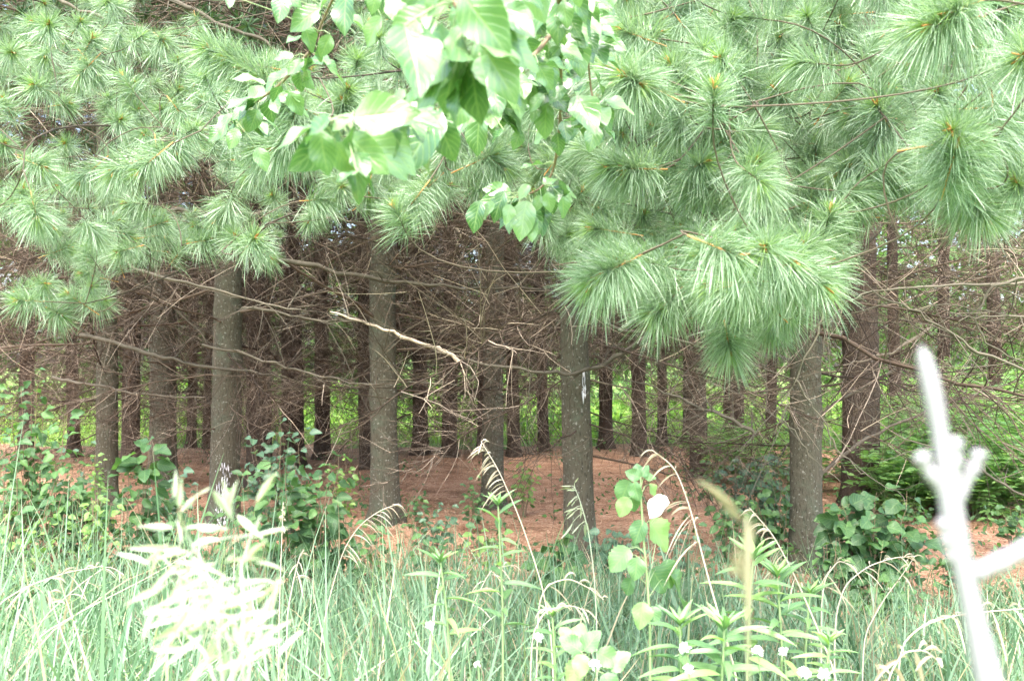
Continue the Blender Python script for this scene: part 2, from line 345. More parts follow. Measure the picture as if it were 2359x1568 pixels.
def crown_mesh(z0, z1, rad, n):
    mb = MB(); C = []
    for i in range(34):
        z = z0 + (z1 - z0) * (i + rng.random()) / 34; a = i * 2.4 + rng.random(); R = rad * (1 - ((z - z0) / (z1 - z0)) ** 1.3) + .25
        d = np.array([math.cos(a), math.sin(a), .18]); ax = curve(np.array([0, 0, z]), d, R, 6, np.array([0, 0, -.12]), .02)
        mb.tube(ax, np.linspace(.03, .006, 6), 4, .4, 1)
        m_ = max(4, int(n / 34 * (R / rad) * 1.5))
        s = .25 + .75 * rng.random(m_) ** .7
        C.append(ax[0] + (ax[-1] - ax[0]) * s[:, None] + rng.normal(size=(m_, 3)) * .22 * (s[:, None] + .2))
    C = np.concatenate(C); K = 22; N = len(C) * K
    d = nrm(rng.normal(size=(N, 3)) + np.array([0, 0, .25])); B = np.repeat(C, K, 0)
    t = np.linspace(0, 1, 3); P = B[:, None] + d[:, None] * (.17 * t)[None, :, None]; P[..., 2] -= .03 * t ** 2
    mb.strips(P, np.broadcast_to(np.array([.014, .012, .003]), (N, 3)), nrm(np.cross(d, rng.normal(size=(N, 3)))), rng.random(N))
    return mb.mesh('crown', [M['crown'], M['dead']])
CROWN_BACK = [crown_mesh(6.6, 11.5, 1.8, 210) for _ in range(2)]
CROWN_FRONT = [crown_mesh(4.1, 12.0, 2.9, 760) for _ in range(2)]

PINES = {}
def pine(key, px, wpx, by, label, pale, n_dead, zr=(1.2, 5.6), d=None, h=11.5, crown=None):
    d = d if d else 1.6 * FPX / (by - 840.0)
    x = (px - W / 2) / FPX * d
    r = wpx / 2 / FPX * d
    o = thing('pine_tree', label, 'pine tree', (x, d, float(gz(x, d))), 'plantation pines standing in rows')
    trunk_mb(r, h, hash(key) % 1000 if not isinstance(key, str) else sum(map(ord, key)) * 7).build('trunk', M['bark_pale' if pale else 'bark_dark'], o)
    n_dead = n_dead if not pale else int(n_dead * 1.5)
    for i in range(n_dead):
        z = zr[0] + (zr[1] - zr[0]) * (i + rng.random()) / n_dead
        b = bpy.data.objects.new('dead_branch', DEAD[rng.integers(len(DEAD))]); COL.objects.link(b); b.parent = o
        a = i * 2.4 + rng.random() * 1.2
        b.location = (math.cos(a) * r * .6, math.sin(a) * r * .6, z)
        b.rotation_euler = (rng.random() * 6.28, math.radians(rng.normal() * 11 + 3), a)
        sc_ = (.8 + .5 * rng.random()) * (.75 if z < 1.7 else 1); b.scale = (sc_,) * 3
    for i in range(0 if key in 'LR' else 4 if pale else 5 if px < 1380 else 2):
        b = bpy.data.objects.new('dead_branch', DEAD[rng.integers(len(DEAD))]); COL.objects.link(b); b.parent = o
        a = rng.random() * 6.28; b.location = (math.cos(a) * r * .6, math.sin(a) * r * .6, .85 + .75 * rng.random())
        b.rotation_euler = (rng.random() * 6.28, math.radians(8 + 12 * rng.random()), a); b.scale = (.55 + .3 * rng.random(),) * 3
    if crown is not None:
        c = bpy.data.objects.new('crown', crown[rng.integers(len(crown))]); COL.objects.link(c); c.parent = o
        c.rotation_euler = (0, 0, rng.random() * 6.28)
    PINES[key] = (o, np.array([x, d, 0.0]), r)
    return o

F_, B_ = CROWN_FRONT, CROWN_BACK
# front and second row: pale greyish trunks
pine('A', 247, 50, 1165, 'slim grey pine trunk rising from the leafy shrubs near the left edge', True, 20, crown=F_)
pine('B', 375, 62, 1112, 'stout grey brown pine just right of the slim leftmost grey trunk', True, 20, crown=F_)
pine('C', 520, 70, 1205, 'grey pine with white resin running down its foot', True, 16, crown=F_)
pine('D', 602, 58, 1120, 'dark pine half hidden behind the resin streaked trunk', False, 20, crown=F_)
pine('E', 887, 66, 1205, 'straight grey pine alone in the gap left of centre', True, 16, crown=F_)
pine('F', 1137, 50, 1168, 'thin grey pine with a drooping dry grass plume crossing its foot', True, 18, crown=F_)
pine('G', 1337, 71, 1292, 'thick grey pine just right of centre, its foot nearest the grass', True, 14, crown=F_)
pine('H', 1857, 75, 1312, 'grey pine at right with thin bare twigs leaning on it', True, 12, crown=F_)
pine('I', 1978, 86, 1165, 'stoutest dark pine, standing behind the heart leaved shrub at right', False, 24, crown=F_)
pine('L', -760, 70, 1300, 'pine beyond the left edge whose green boughs enter the frame', True, 8, d=6.6, crown=F_)
pine('R', 2760, 70, 1300, 'pine beyond the right edge whose bright boughs fill the upper right', True, 8, d=5.4, crown=F_)
# inner rows: darker trunks
back = [(172, 28, 1052, 'dark trunk behind the broad leaved shrub at the far left'),
 (305, 42, 1085, 'red brown trunk seen between the two leftmost grey pines'),
 (440, 22, 1030, 'thin dark trunk between the stout grey brown pine and the resin streaked one'),
 (478, 18, 1033, 'thinnest dark trunk touching the left side of the resin streaked pine'),
 (675, 52, 1078, 'broad red brown trunk above the leafy shrub left of centre'),
 (742, 36, 1056, 'dark brown trunk standing free in the green gap left of centre'),
 (845, 30, 1085, 'dark trunk peeping out left of the lone straight grey pine'),
 (968, 36, 1050, 'first red brown trunk right of the lone straight grey pine'),
 (1037, 36, 1053, 'second red brown trunk right of the lone straight grey pine'),
 (1110, 20, 1036, 'blackish trunk close behind the left side of the thin grey pine'),
 (1182, 30, 1052, 'brown trunk just right of the thin grey pine'),
 (1250, 26, 1037, 'dark trunk midway between the thin grey and the thick central pine'),
 (1393, 32, 1034, 'blackish trunk just right of the thick central pine'),
 (1470, 34, 1054, 'brown trunk at the right of the brightest sunlit meadow patch'),
 (1523, 23, 1026, 'slim dark trunk right of the sunlit patch, left one of a near pair'),
 (1580, 21, 1024, 'slim dark trunk close left of the bigger brown trunk at right centre'),
 (1608, 41, 1098, 'bigger brown trunk at right centre with a small plant at its foot'),
 (1676, 22, 1042, 'left trunk of the two standing close together at right centre'),
 (1698, 28, 1052, 'right trunk of the two standing close together at right centre'),
 (1775, 25, 1032, 'far dark trunk left of the grey pine with bare twigs'),
 (2062, 28, 1040, 'dark trunk right of the stoutest pine, behind ferny undergrowth'),
 (2172, 30, 1045, 'dark trunk above the tall pale blurred stalk'),
 (2292, 32, 1050, 'blackish trunk near the right edge above the green undergrowth'),
 (60, 34, 1060, 'dim trunk among brown twigs by the left edge'),
 (2400, 40, 1090, 'dark trunk cut by the right edge of the view'),
 (-90, 44, 1090, 'dark trunk just outside the left edge')]
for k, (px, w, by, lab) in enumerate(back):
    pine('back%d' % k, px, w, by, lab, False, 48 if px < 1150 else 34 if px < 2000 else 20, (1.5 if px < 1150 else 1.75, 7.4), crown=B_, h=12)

# resin at the foot of the third pine
o, p, r = PINES['C']; mb = MB()
for i in range(130):
    a = -math.pi / 2 + .25 + rng.normal() * .26; z = .02 + .62 * rng.random() ** 1.2; rr = r * (1.02 + .32 * math.exp(-z / .16)) + .004
    l = .015 + .06 * rng.random(); q = np.array([math.cos(a) * rr, math.sin(a) * rr, z])
    mb.tube(np.array([q, q + [0, -.004, -l * .5], q + [0, -.001, -l]]), [.001, .003 + .003 * rng.random(), .001], 5, rng.random())
mb.build('resin_streak', M['resin'], o)['kind'] = 'stuff'
# the same at the branch scar of the central pine
o, p, r = PINES['G']; mb = MB()
for i in range(16):
    a = -math.pi / 2 + .12 + rng.normal() * .05; z = 1.35 + .22 * rng.random(); q = np.array([math.cos(a) * r * 1.0, math.sin(a) * r * 1.0, z])
    l = .02 + .07 * rng.random(); mb.tube(np.array([q, q + [0, -.004, -l * .5], q + [0, 0, -l]]), [.001, .004 + .003 * rng.random(), .001], 5, rng.random())
mb.build('resin_streak', M['resin'], o)['kind'] = 'stuff'

# conspicuous limbs traced at their own distance: (tree, distance, [(px,py)..], width px, tone, label, side twigs)
def limb(key, d, pts, w, tone=.3, nside=13, d2=None, name='dead_limb'):
    o, c, _ = PINES[key]; loc = np.array(o.location)
    d2 = d if d2 is None else d2
    P = np.array([at(x, y, d + (d2 - d) * i / (len(pts) - 1)) for i, (x, y) in enumerate(pts)])
    t = np.linspace(0, 1, len(P)); tt = np.linspace(0, 1, len(P) * 3)
    Q = np.stack([np.interp(tt, t, P[:, k]) for k in range(3)], -1); Q[1:-1] = .5 * Q[1:-1] + .25 * (Q[:-2] + Q[2:])
    Q += rng.normal(size=Q.shape) * .009 * (d / 8)
    rad = w / 2 / FPX * d
    mb = MB(); mb.tube(Q - loc, rad * np.linspace(1, .38, len(Q)) * (1 + .10 * rng.normal(size=len(Q))), 7, tone)
    for i in range(nside):
        j = rng.integers(1, len(Q) - 1); dd = nrm(nrm(Q[-1] - Q[0]) * .6 + rng.normal(size=3) * .7); l = .2 + .5 * rng.random()
        tw = curve(Q[j] - loc, dd, l, 5, rng.normal(size=3) * .25, .03)
        mb.tube(tw, np.linspace(min(rad * .4, .005), .0015, 5), 4, tone * .8)
        mb.tube(curve(tw[2], nrm(dd + rng.normal(size=3) * .6), l * .5, 4, rng.normal(size=3) * .2), np.linspace(.002, .0012, 4), 3, tone * .8)
    mb.build(name, M['limb'], o)
limb('A', 9.6, [(180, 772), (240, 783), (330, 808), (400, 828), (480, 845), (600, 862), (660, 868)], 12, .2)
limb('A', 10.4, [(120, 872), (190, 884), (250, 890), (310, 908), (400, 913), (470, 915)], 8, .6)
limb('C', 8.0, [(380, 487), (480, 490), (560, 491), (640, 492), (720, 500), (800, 506), (870, 520)], 11, .2)
limb('E', 8.8, [(610, 592), (690, 608), (760, 622), (880, 645), (960, 655), (1080, 663), (1200, 664), (1310, 668)], 13, .12)
limb('G', 7.9, [(1500, 775), (1440, 810), (1390, 838), (1345, 857), (1280, 858), (1180, 848), (1060, 825), (985, 795)], 13, .25)
limb('G', 7.7, [(1060, 826), (1000, 800), (930, 776), (860, 748), (812, 735), (760, 718)], 11, .98, 3)
limb('E', 8.6, [(560, 706), (640, 722), (700, 735), (780, 738), (840, 742), (900, 770)], 8, .15)
limb('C', 8.3, [(270, 600), (340, 630), (420, 650), (520, 672), (600, 698), (690, 715)], 9, .55)
limb('C', 9.0, [(470, 795), (560, 815), (650, 842), (740, 870), (850, 884), (950, 880), (1050, 884)], 7, .4)
limb('B', 11, [(300, 640), (380, 690), (440, 740), (480, 795)], 8, .3)
limb('G', 7.2, [(1385, 740), (1430, 760), (1520, 770), (1620, 800), (1740, 840), (1850, 880)], 9, .35)
limb('H', 7.2, [(1740, 1000), (1680, 965), (1610, 935), (1530, 905), (1480, 880)], 9, .3)
limb('I', 8.4, [(2060, 850), (1990, 890), (1920, 930), (1860, 985), (1800, 1040)], 9, .35)
limb('I', 8.0, [(2140, 755), (2060, 810), (1990, 828), (1940, 842)], 8, .8, 3)
limb('I', 9, [(2030, 520), (1990, 570), (1975, 650), (1985, 720)], 12, .1)
limb('R', 4.7, [(2400, 650), (2300, 656), (2200, 652), (2100, 660), (2000, 672), (1940, 700), (1895, 716)], 8, .5, 6)
limb('R', 4.7, [(1895, 716), (1880, 770), (1850, 840), (1822, 890), (1800, 960), (1780, 1000)], 5, .7, 4)
limb('R', 4.7, [(1828, 872), (1860, 915), (1890, 960), (1920, 1020), (1960, 1070), (1995, 1092)], 5, .7, 3)
limb('R', 4.8, [(1800, 968), (1830, 1000), (1870, 1050), (1935, 1112)], 4, .7, 2)
limb('R', 4.4, [(2420, 880), (2320, 835), (2240, 800), (2180, 760), (2110, 715), (2040, 690), (1970, 640)], 8, .45, 8)
limb('R', 4.6, [(2420, 735), (2330, 728), (2250, 730), (2210, 738)], 6, .5, 4)
limb('R', 4.6, [(2420, 640), (2330, 640), (2270, 670), (2240, 740), (2280, 800), (2380, 850)], 8, .3, 5)
limb('R', 6.2, [(2380, 1150), (2300, 1110), (2240, 1070), (2160, 1030), (2060, 1000)], 7, .4)
limb('I', 9.5, [(1880, 1100), (1960, 1030), (2040, 985), (2140, 945), (2250, 905), (2350, 880)], 9, .5)
limb('R', 3.4, [(2430, 85), (2358, 60), (2290, 40), (2200, 18), (2150, -20)], 15, .5, 3, name='limb')
limb('H', 5.0, [(1720, -20), (1742, 30), (1760, 80), (1752, 130)], 12, .55, 3)
limb('G', 5.0, [(1590, -30), (1575, 20), (1558, 60), (1535, 90)], 12, .6, 2)
limb('C', 5.6, [(200, 95), (300, 102), (380, 107), (450, 112), (520, 125)], 13, .6, 2)
limb('C', 6.4, [(370, -10), (440, 20), (520, 60), (590, 85), (640, 120)], 14, .15, 6)
limb('L', 6.0, [(100, -20), (180, 20), (240, 45), (330, 65)], 10, .6, 5)

# ------------------------------------------------------------------ live boughs: needle tufts measured in the photograph
# (px, py, radius px [, direction the shoot points to on screen])
TUFTS = [(112,56,65),(28,122,60),(213,88,55),(105,130,55),(77,196,65),(224,168,55),(276,119,45),(308,192,50),(311,87,45),(399,80,40),(455,66,40),
(410,136,50),(462,171,50),(413,206,50),(10,231,55),(157,241,50),(318,252,50),(371,252,50),(427,276,60),(276,276,55),(332,308,55),(497,234,50),(98,385,65),
(406,350,60,.2,.8),(364,367,60,.1,.8),(259,395,70,-.8,.4),(318,395,70,-.6,.5),(182,416,60,-.6,.4),(52,434,60),(133,427,55),(84,500,75,0,.5),(31,472,60),(10,330,55),(150,330,50),
(478,112,85,-1,-.55),(520,135,85,-1,-.5),(560,160,85,-1,-.5),(600,184,85,-1,-.55),(628,168,80,-.1,-1),(585,182,80,-1,.05),(660,230,85,-.8,-.6),
(801,205,75,.1,-1),(790,235,75,.2,-1),(740,225,70,-.4,-.8),(675,301,85,.1,.8),(633,342,85,-.7,.1),(590,345,80,-1,-.1),(700,350,75),(620,290,80),(730,290,75),(560,300,70),
(896,371,65,.1,.7),(948,266,65),(860,300,65),(850,200,60),(920,150,60),(1141,354,75,.8,-.3),(1162,388,75,.5,.4),(1040,340,70),(1090,300,65),(938,483,78,-.6,.6),(960,455,70,-.6,.6),(847,444,55,-.2,.8),(1036,427,55,.1,-.5),
(742,469,48),(626,451,45),(710,511,48),(483,552,58),(588,548,70,.2,-.2),(540,545,60),(157,570,50),(273,580,55),(378,541,50),(330,575,48),(430,560,48),(240,520,48),(350,500,45),(300,480,45),(450,520,45),(520,500,45),(200,600,45),(620,590,50),
(105,653,55),(157,678,55),(210,660,52,.3,-.9),(42,692,60,-.6,-.2),(108,685,50,.5,.2),(241,692,50,.7,-.2),(140,727,55,.6,.4),(70,660,48),(190,630,48),
(1456,45,80,-.5,-.8),(1395,58,90,-1,-.3),(1430,70,95,-1,-.35),(1365,140,100,-1,-.45),(1405,158,105,-1,-.45),(1440,176,110,-.9,-.4),(1473,196,110,.5,.2),(1554,154,85,.2,-.2),(1585,129,75,.5,-.8),(1634,38,70),(1697,172,85,-.6,-.7),
(1662,257,78,.1,-.9),(1635,262,70),(1512,336,72),(1505,290,68),(1400,386,95,-1,-.1),(1440,389,95,-.9,0),(1624,374,92,.3,-.1),(1743,371,95,0,-.1),(1718,329,75),(1365,525,80),(1484,493,65),(1571,525,72),(1648,469,70),(1743,503,88,-.9,.2),(1790,490,85,-.9,.2),(1767,294,70,-.5,-.4),
(1787,206,85,-.4,-.4),(1808,157,75),(1867,238,78,-.3,-.4),(1937,154,60,.1,-.9),(2018,241,92,-.2,-.4),(1857,66,62,.2,-.9),(1867,10,55),(2018,357,78,.2,-.2),(1930,400,88,-.6,.5),(1955,385,88,.2,-.6),(1915,500,85,-.8,.8),(1935,475,85,-.5,.6),
(2203,340,118,.1,-.4),(2190,300,118,-.4,-.5),(2240,320,115,.6,0),(2160,345,110,-.8,.2),(2210,385,112,.1,.8),(2100,66,125,-1,.1),(2140,60,130,-1,.2),(2190,30,130,-.8,.5),(2354,133,120,-.6,0),(2158,210,80,-.3,-.9),(2256,245,80,.2,-.9),(2340,273,80),(2273,500,100,.3,.4),(2230,460,95,-1,0),(2207,448,95,-.2,-.8),(2312,10,90,.4,-.6),
(1825,420,75),(1880,330,75),(2080,420,90),(2120,330,90),(1960,300,75),(2080,150,80),(2300,400,95),(2060,300,80),(2340,420,100),(2290,340,100),(1700,440,75),(1560,420,70),(1600,300,70),(1500,420,70),(1560,240,75),(1640,200,75),(1740,110,70),(1600,70,65),(1690,70,60),(1310,480,60),(1330,560,60),(1430,560,65),
(1360,650,112,-.9,.55),(1388,632,112,-.9,.55),(1420,600,105,.3,-.5),(1494,597,72),(1550,573,78),(1564,646,82,.1,-.7),(1505,722,92,-.8,.6),(1535,698,92,-.7,.6),(1680,807,88,.1,.9),(1682,760,85,.1,.9),(1785,765,70,.35,.9),(1775,740,65,.3,.9),
(1802,640,104,.2,.1),(1862,622,98,.6,.1),(1740,648,106,-1,.05),(1690,652,108,-1,.05),(1640,656,106,-1,.1),(1634,622,96,-.9,-.2),(1617,583,96,-.9,-.3),(1660,560,94,-.5,-.4),(1902,604,95,.4,-.3),(1825,605,110),(1776,755,70,.2,.9),(1818,727,75,.5,.6),(1700,590,120),(1760,570,120),(1850,560,100),(1900,660,110,.7,.4),(1690,540,90)]
EDGE = np.array([(0, 520), (90, 560), (200, 640), (330, 590), (480, 600), (640, 590), (700, 560), (800, 470), (900, 520), (1000, 500), (1060, 470), (1250, 560), (1330, 660), (1500, 740), (1600, 700), (1680, 820), (1800, 780), (1900, 690), (1950, 590), (2000, 480), (2100, 500), (2200, 510), (2358, 540)], float)
HOLES = [(480, 15, 190, 85), (130, 292, 185, 62), (560, 40, 120, 65), (330, 150, 60, 25), (20, 310, 70, 50), (1950, 110, 55, 55), (430, 430, 110, 50), (700, 60, 120, 60), (650, 420, 60, 30), (60, 590, 80, 30)]
def allowed(q, margin=0):
    x, y = pix(q)
    if q[1] < 2.0: return False
    if y > np.interp(x, EDGE[:, 0], EDGE[:, 1]) - margin: return False
    return not any(((x - a) / c) ** 2 + ((y - b) / e) ** 2 < 1 for a, b, c, e in HOLES)

LN = .105
tufts = []
for t in TUFTS:
    px, py, r = t[:3]; d = float(np.clip(LN * FPX / r, 1.45, 6.2)); P = at(px, py, d)
    view = nrm(P - CAM)
    if len(t) > 3:
        a = nrm(CR * t[3] - CU * t[4] * (1 if t[4] > -.5 else .55) - view * (.45 if t[4] > -.5 else .8) + rng.normal(size=3) * .08)
    else:
        a = nrm(-view * .65 + UP * .08 + rng.normal(size=3) * np.array([.55, .35, .35]))
    tufts.append([P, a, r])
for gx_ in np.arange(-40, 2400, 74):                 # shoots filling in behind the measured ones
    for gy_ in np.arange(-60, 860, 70):
        px, py = gx_ + rng.normal() * 26, gy_ + rng.normal() * 24
        r = np.interp(px, [0, 700, 1300, 2358], [50, 58, 72, 88]) * (.72 + .36 * rng.random())
        if math.sin(px * .011 + 1.7 * math.sin(py * .009)) * math.sin(py * .021 + px * .006) < (-.18 if px > 650 else .12): continue
        if py < np.interp(px, EDGE[:, 0], EDGE[:, 1]) - .75 * r and not any(((px - a) / c) ** 2 + ((py - b) / e) ** 2 < 1 for a, b, c, e in HOLES):
            P = at(px, py, LN * FPX / r); view = nrm(P - CAM)
            tufts.append([P, nrm(-view * .45 + UP * .05 + rng.normal(size=3) * np.array([.75, .4, .35])), r])
order = np.argsort([t[0][1] for t in tufts])
FRONT = ['L', 'A', 'C', 'E', 'G', 'H', 'R']
class Bough: pass
boughs = []
def new_bough(T, a):
    best = min(FRONT, key=lambda k: abs(PINES[k][1][0] - T[0]) + .25 * abs(PINES[k][1][1] - T[1]) + (9 if PINES[k][1][1] < T[1] + .4 else 0))
    o, c, r = PINES[best]; b = Bough(); b.tree = o; b.loc = np.array(o.location); hl = np.linalg.norm((c - T)[:2])
    p0 = np.array([c[0], c[1], T[2] + .16 * hl + .15 * rng.random()]) ; mid = .5 * (p0 + T) + UP * .10 * hl + rng.normal(size=3) * .05 * hl; c2 = T - a * min(.5, .2 * hl) + UP * .1; c2[2] = max(c2[2], T[2] + .06)
    s = np.linspace(0, 1, 18)[:, None]; b.pts = (1 - s) ** 3 * p0 + 3 * s * (1 - s) ** 2 * mid + 3 * s * s * (1 - s) * c2 + s ** 3 * T
    b.len = hl; b.t = []; b.wood = MB(); b.need = MB()
    b.wood.tube(b.pts - b.loc, np.linspace(.004 + .0008 * hl, .0021, 18), 7, .05)
    boughs.append(b); return b
for i in order:
    P, a, r = tufts[i]
    back_pt = P - a * .25; back_pt[2] = max(back_pt[2], P[2] - .03)
    best, bd = None, 1e9
    for b in boughs:
        dd = np.linalg.norm(b.pts[4:] - back_pt, axis=1); k = dd.argmin()
        if dd[k] < bd: bd, best = dd[k], b
    if bd > .42: best = new_bough(back_pt - a * .06 * np.array([1, 1, 0]), a)
    best.t.append((P, a, r))
# further shoots along each bough
for b in boughs:
    for i in range(int((14 + b.len * 9) * (.55 if b.pts[-1][0] < -.5 else 1))):
        s = .10 + .90 * rng.random(); q = b.pts[int(s * 17)]
        off = rng.normal(size=3) * np.array([.38, .32, .2]); P = q + off
        if allowed(P, 30): b.t.append((P, nrm(off + np.array([0, -.15, .12]) + rng.normal(size=3) * .15), None))

def tuft(b, P, a, r):
    d = P[1]; near = d < 3.3; big = d < 2.3
    n = 500 if big else (520 if near else 360)
    L = LN * (1.0 if r is not None else .92) * (r * d / (LN * FPX) if r is not None and r * d / (LN * FPX) < 1.25 else 1)
    n = int(n * (1 if r is not None else .75)); K = 5 if big else 4
    Ls = (.075 + .075 * rng.random()) if r is not None else .10
    u = rng.random(n) ** .62; th = np.radians(80 - 52 * u ** 1.8 + rng.normal(size=n) * 12); ph = rng.random(n) * 2 * math.pi
    x = nrm(np.cross(a, [.3, .2, .9])); y = np.cross(a, x)
    dr = nrm(a * np.cos(th)[:, None] + (x * np.cos(ph)[:, None] + y * np.sin(ph)[:, None]) * np.sin(th)[:, None])
    B = P - a * (Ls * (1 - u))[:, None]
    l = L * (.70 + .42 * rng.random(n)); rn = .80 * rng.random(n)
    young = u > .93; l = np.where(young, l * .5, l); rn = np.where(young, .86 + .14 * rng.random(n), rn)
    t = np.linspace(0, 1, K); dp = .06 + .34 * rng.random(n) ** 1.3
    Q = B[:, None] + dr[:, None] * (l[:, None] * t)[..., None]
    Q[..., 2] -= (dp * l)[:, None] * (t ** 2)[None]
    w = np.interp(t, [0, .7, 1], [1, 1, .35]) * (.0013 if big else .0015 if near else .0019)
    b.need.strips(Q - b.loc, np.broadcast_to(w, (n, K)), nrm(np.cross(dr, rng.normal(size=(n, 3)))), rn)
    # twig back to the bough, and the bud cluster at its end
    base = P - a * Ls; dd = np.linalg.norm(b.pool - (base - a * .12), axis=1); k = dd.argmin(); q = b.pool[k]
    s = np.linspace(0, 1, 7)[:, None]; c = base - a * min(.3, dd[k] * .5); c[2] = max(c[2], min(base[2], q[2]) - .01); tw = (1 - s) ** 2 * q + 2 * s * (1 - s) * c + s * s * base
    b.pool = np.vstack([b.pool, tw[2:6]])
    b.wood.tube(np.vstack([tw, P]) - b.loc, np.append(np.linspace(.0024, .0021, 7), .0019), 5, .35)
    if r is not None or rng.random() < .5:
        if r is not None: b.wood.tube(np.array([P - a * Ls * 1.2, P - a * Ls * .5, P]) - b.loc, [.0024, .0022, .0018], 5, .2, 1)
        for j in range(rng.integers(3, 6)):
            e = nrm(a + rng.normal(size=3) * .35); h = .013 + .018 * rng.random()
            b.wood.tube(np.array([P - a * .004, P + e * h * .5, P + e * h]) - b.loc, [.0028, .0036, .0012], 5, rng.random(), 1)
nt_ = 0
for b in boughs:
    b.pool = b.pts.copy(); b.t.sort(key=lambda q: np.linalg.norm(b.pts - q[0], axis=1).min())
    for P, a, r in b.t: tuft(b, P, a, r); nt_ += 1
    w = b.wood.build('live_bough', [M['bough'], M['bud']], b.tree)
    b.need.build('needles', M['needle'], w)
print('boughs', len(boughs), 'tufts', nt_)

# ------------------------------------------------------------------ verge grass
def blades(N, xf, yf, hmin, hmax, wid, lean=.35, seg=5, near=True, clump=1):
    C = max(1, N // clump); yc = yf(rng.random(C)); xc = xf(yc, rng.random(C)); k = np.arange(N) % C
    x = xc[k] + rng.normal(size=N) * .05 * (clump > 1); y = yc[k] + rng.normal(size=N) * .05 * (clump > 1)
    a = rng.random(N) * 2 * math.pi; hc = (.62 + .38 * rng.random(C))[k] if clump > 1 else 1
    L = (hmin + (hmax - hmin) * rng.random(N) ** 1.1) * hc
    if near:
        px_ = W / 2 + x / y * FPX
        L = L * np.interp(px_, [0, 900, 1300, 1700, 2358], [1.20, 1.12, .98, .86, .82]) * (.86 + .2 * np.sin(x * 3.1 + 1.2 * np.sin(y * 2.3)) * np.sin(y * 3.7 + x))
    lc = rng.normal(size=(C, 2))[k] * .12 * (clump > 1)
    d = nrm(np.stack([np.cos(a) * lean * rng.random(N) + lc[:, 0], np.sin(a) * lean * rng.random(N) + lc[:, 1], np.ones(N)], -1))
    bend = np.stack([np.cos(a), np.sin(a), -.55 * np.ones(N)], -1) * (.06 + .85 * rng.random(N) ** 2.2)[:, None]
    t = np.linspace(0, 1, seg + 1)
    P = np.stack([x, y, gz(x, y) - .02], -1)[:, None] + d[:, None] * (L[:, None] * t)[..., None] + bend[:, None] * (L[:, None] * t ** 2.2)[..., None]
    w = np.interp(t, [0, .25, .6, 1], [.7, 1, .8, .04])[None] * (wid * (.45 + .95 * rng.random(N) ** 1.4))[:, None]
    th = rng.random(N) * math.pi; S = nrm(np.stack([np.cos(th), np.sin(th), np.zeros(N)], -1))
    rn = rng.random(N)
    if clump > 1: rn = np.clip(.55 * rn + .55 * rng.random(C)[k] - .05, 0, .97) + (rng.random(N) < .05) * .9
    return P, w, S, np.clip(rn, 0, 1)
wide = lambda y, u: (u * 2 - 1) * (.56 * y + .25)
mb = MB()
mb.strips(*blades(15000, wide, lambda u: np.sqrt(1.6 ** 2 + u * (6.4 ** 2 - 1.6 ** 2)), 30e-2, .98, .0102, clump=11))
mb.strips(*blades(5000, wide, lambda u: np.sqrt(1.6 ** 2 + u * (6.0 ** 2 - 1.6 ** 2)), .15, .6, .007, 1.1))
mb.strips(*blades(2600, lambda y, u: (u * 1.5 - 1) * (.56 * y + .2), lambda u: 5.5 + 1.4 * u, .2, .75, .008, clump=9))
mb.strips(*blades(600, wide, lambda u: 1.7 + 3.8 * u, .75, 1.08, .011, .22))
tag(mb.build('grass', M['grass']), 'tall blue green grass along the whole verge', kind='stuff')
# dead grass thatch tangled among the blades
mb = MB(); P_, w_, S_, rn_ = blades(2600, wide, lambda u: np.sqrt(1.8 ** 2 + u * (6.6 ** 2 - 1.8 ** 2)), .3, .8, .005, 1.6)
mb.strips(P_, w_, S_, rn_)
tag(mb.build('dry_grass', M['straw2']), 'dry straw coloured blades tangled through the verge grass', kind='stuff')
mb = MB()
mb.strips(*blades(9000, lambda y, u: (u * 2 - 1) * (.6 * y), lambda u: 20 + 26 * u ** 1.4, .25, .7, .03, near=False))
tag(mb.build('meadow_grass', M['meadow']), 'sunlit bright green meadow grass beyond the pines', kind='stuff')

# undergrowth along the far side of the rows and the far wood
def leafmass(name, N, fx, size, mat, label):
    C = fx(N); d = nrm(rng.normal(size=(N, 3)) + np.array([0, -.3, -.1])); n = nrm(rng.normal(size=(N, 3)) * .8 + UP)
    mb = MB(); mb.leaves(C, d, n, size * (.6 + .8 * rng.random(N)), rng.random(N), T_SMALL); return tag(mb.build(name, mat), label, kind='stuff')
def f_under(N):
    c = np.stack([(rng.random(260) * 2 - 1) * 13, 20.5 + 11 * rng.random(260) ** 1.2, np.zeros(260)], -1); k = rng.integers(260, size=N)
    h = ((.4 + .9 * rng.random(260)) * np.where(abs(c[:, 0] / c[:, 1] - .112) < .03, .25, 1))[k]
    p = c[k] + rng.normal(size=(N, 3)) * np.array([.45, .4, 0]); p[:, 2] = h * rng.random(N) ** .8 + gz(p[:, 0], p[:, 1]); return p
leafmass('undergrowth', 16000, f_under, .14, M['under'], 'bright low leafy undergrowth filling the gaps beyond the far trunks')
def f_woods(N):
    nb = 460; c = np.stack([(rng.random(nb) * 2 - 1) * 38, 30 + 24 * rng.random(nb), 0.8 + 18 * rng.random(nb) ** 1.15], -1); k = rng.integers(nb, size=N)
    p = c[k] + nrm(rng.normal(size=(N, 3))) * (1.9 * rng.random(N) ** .4)[:, None] * np.array([1.3, 1, 1]); p[:, 2] = np.maximum(p[:, 2], .1); return p
leafmass('far_wood', 110000, f_woods, .42, M['woods'], 'far green broadleaf wood glimpsed behind the pine trunks')

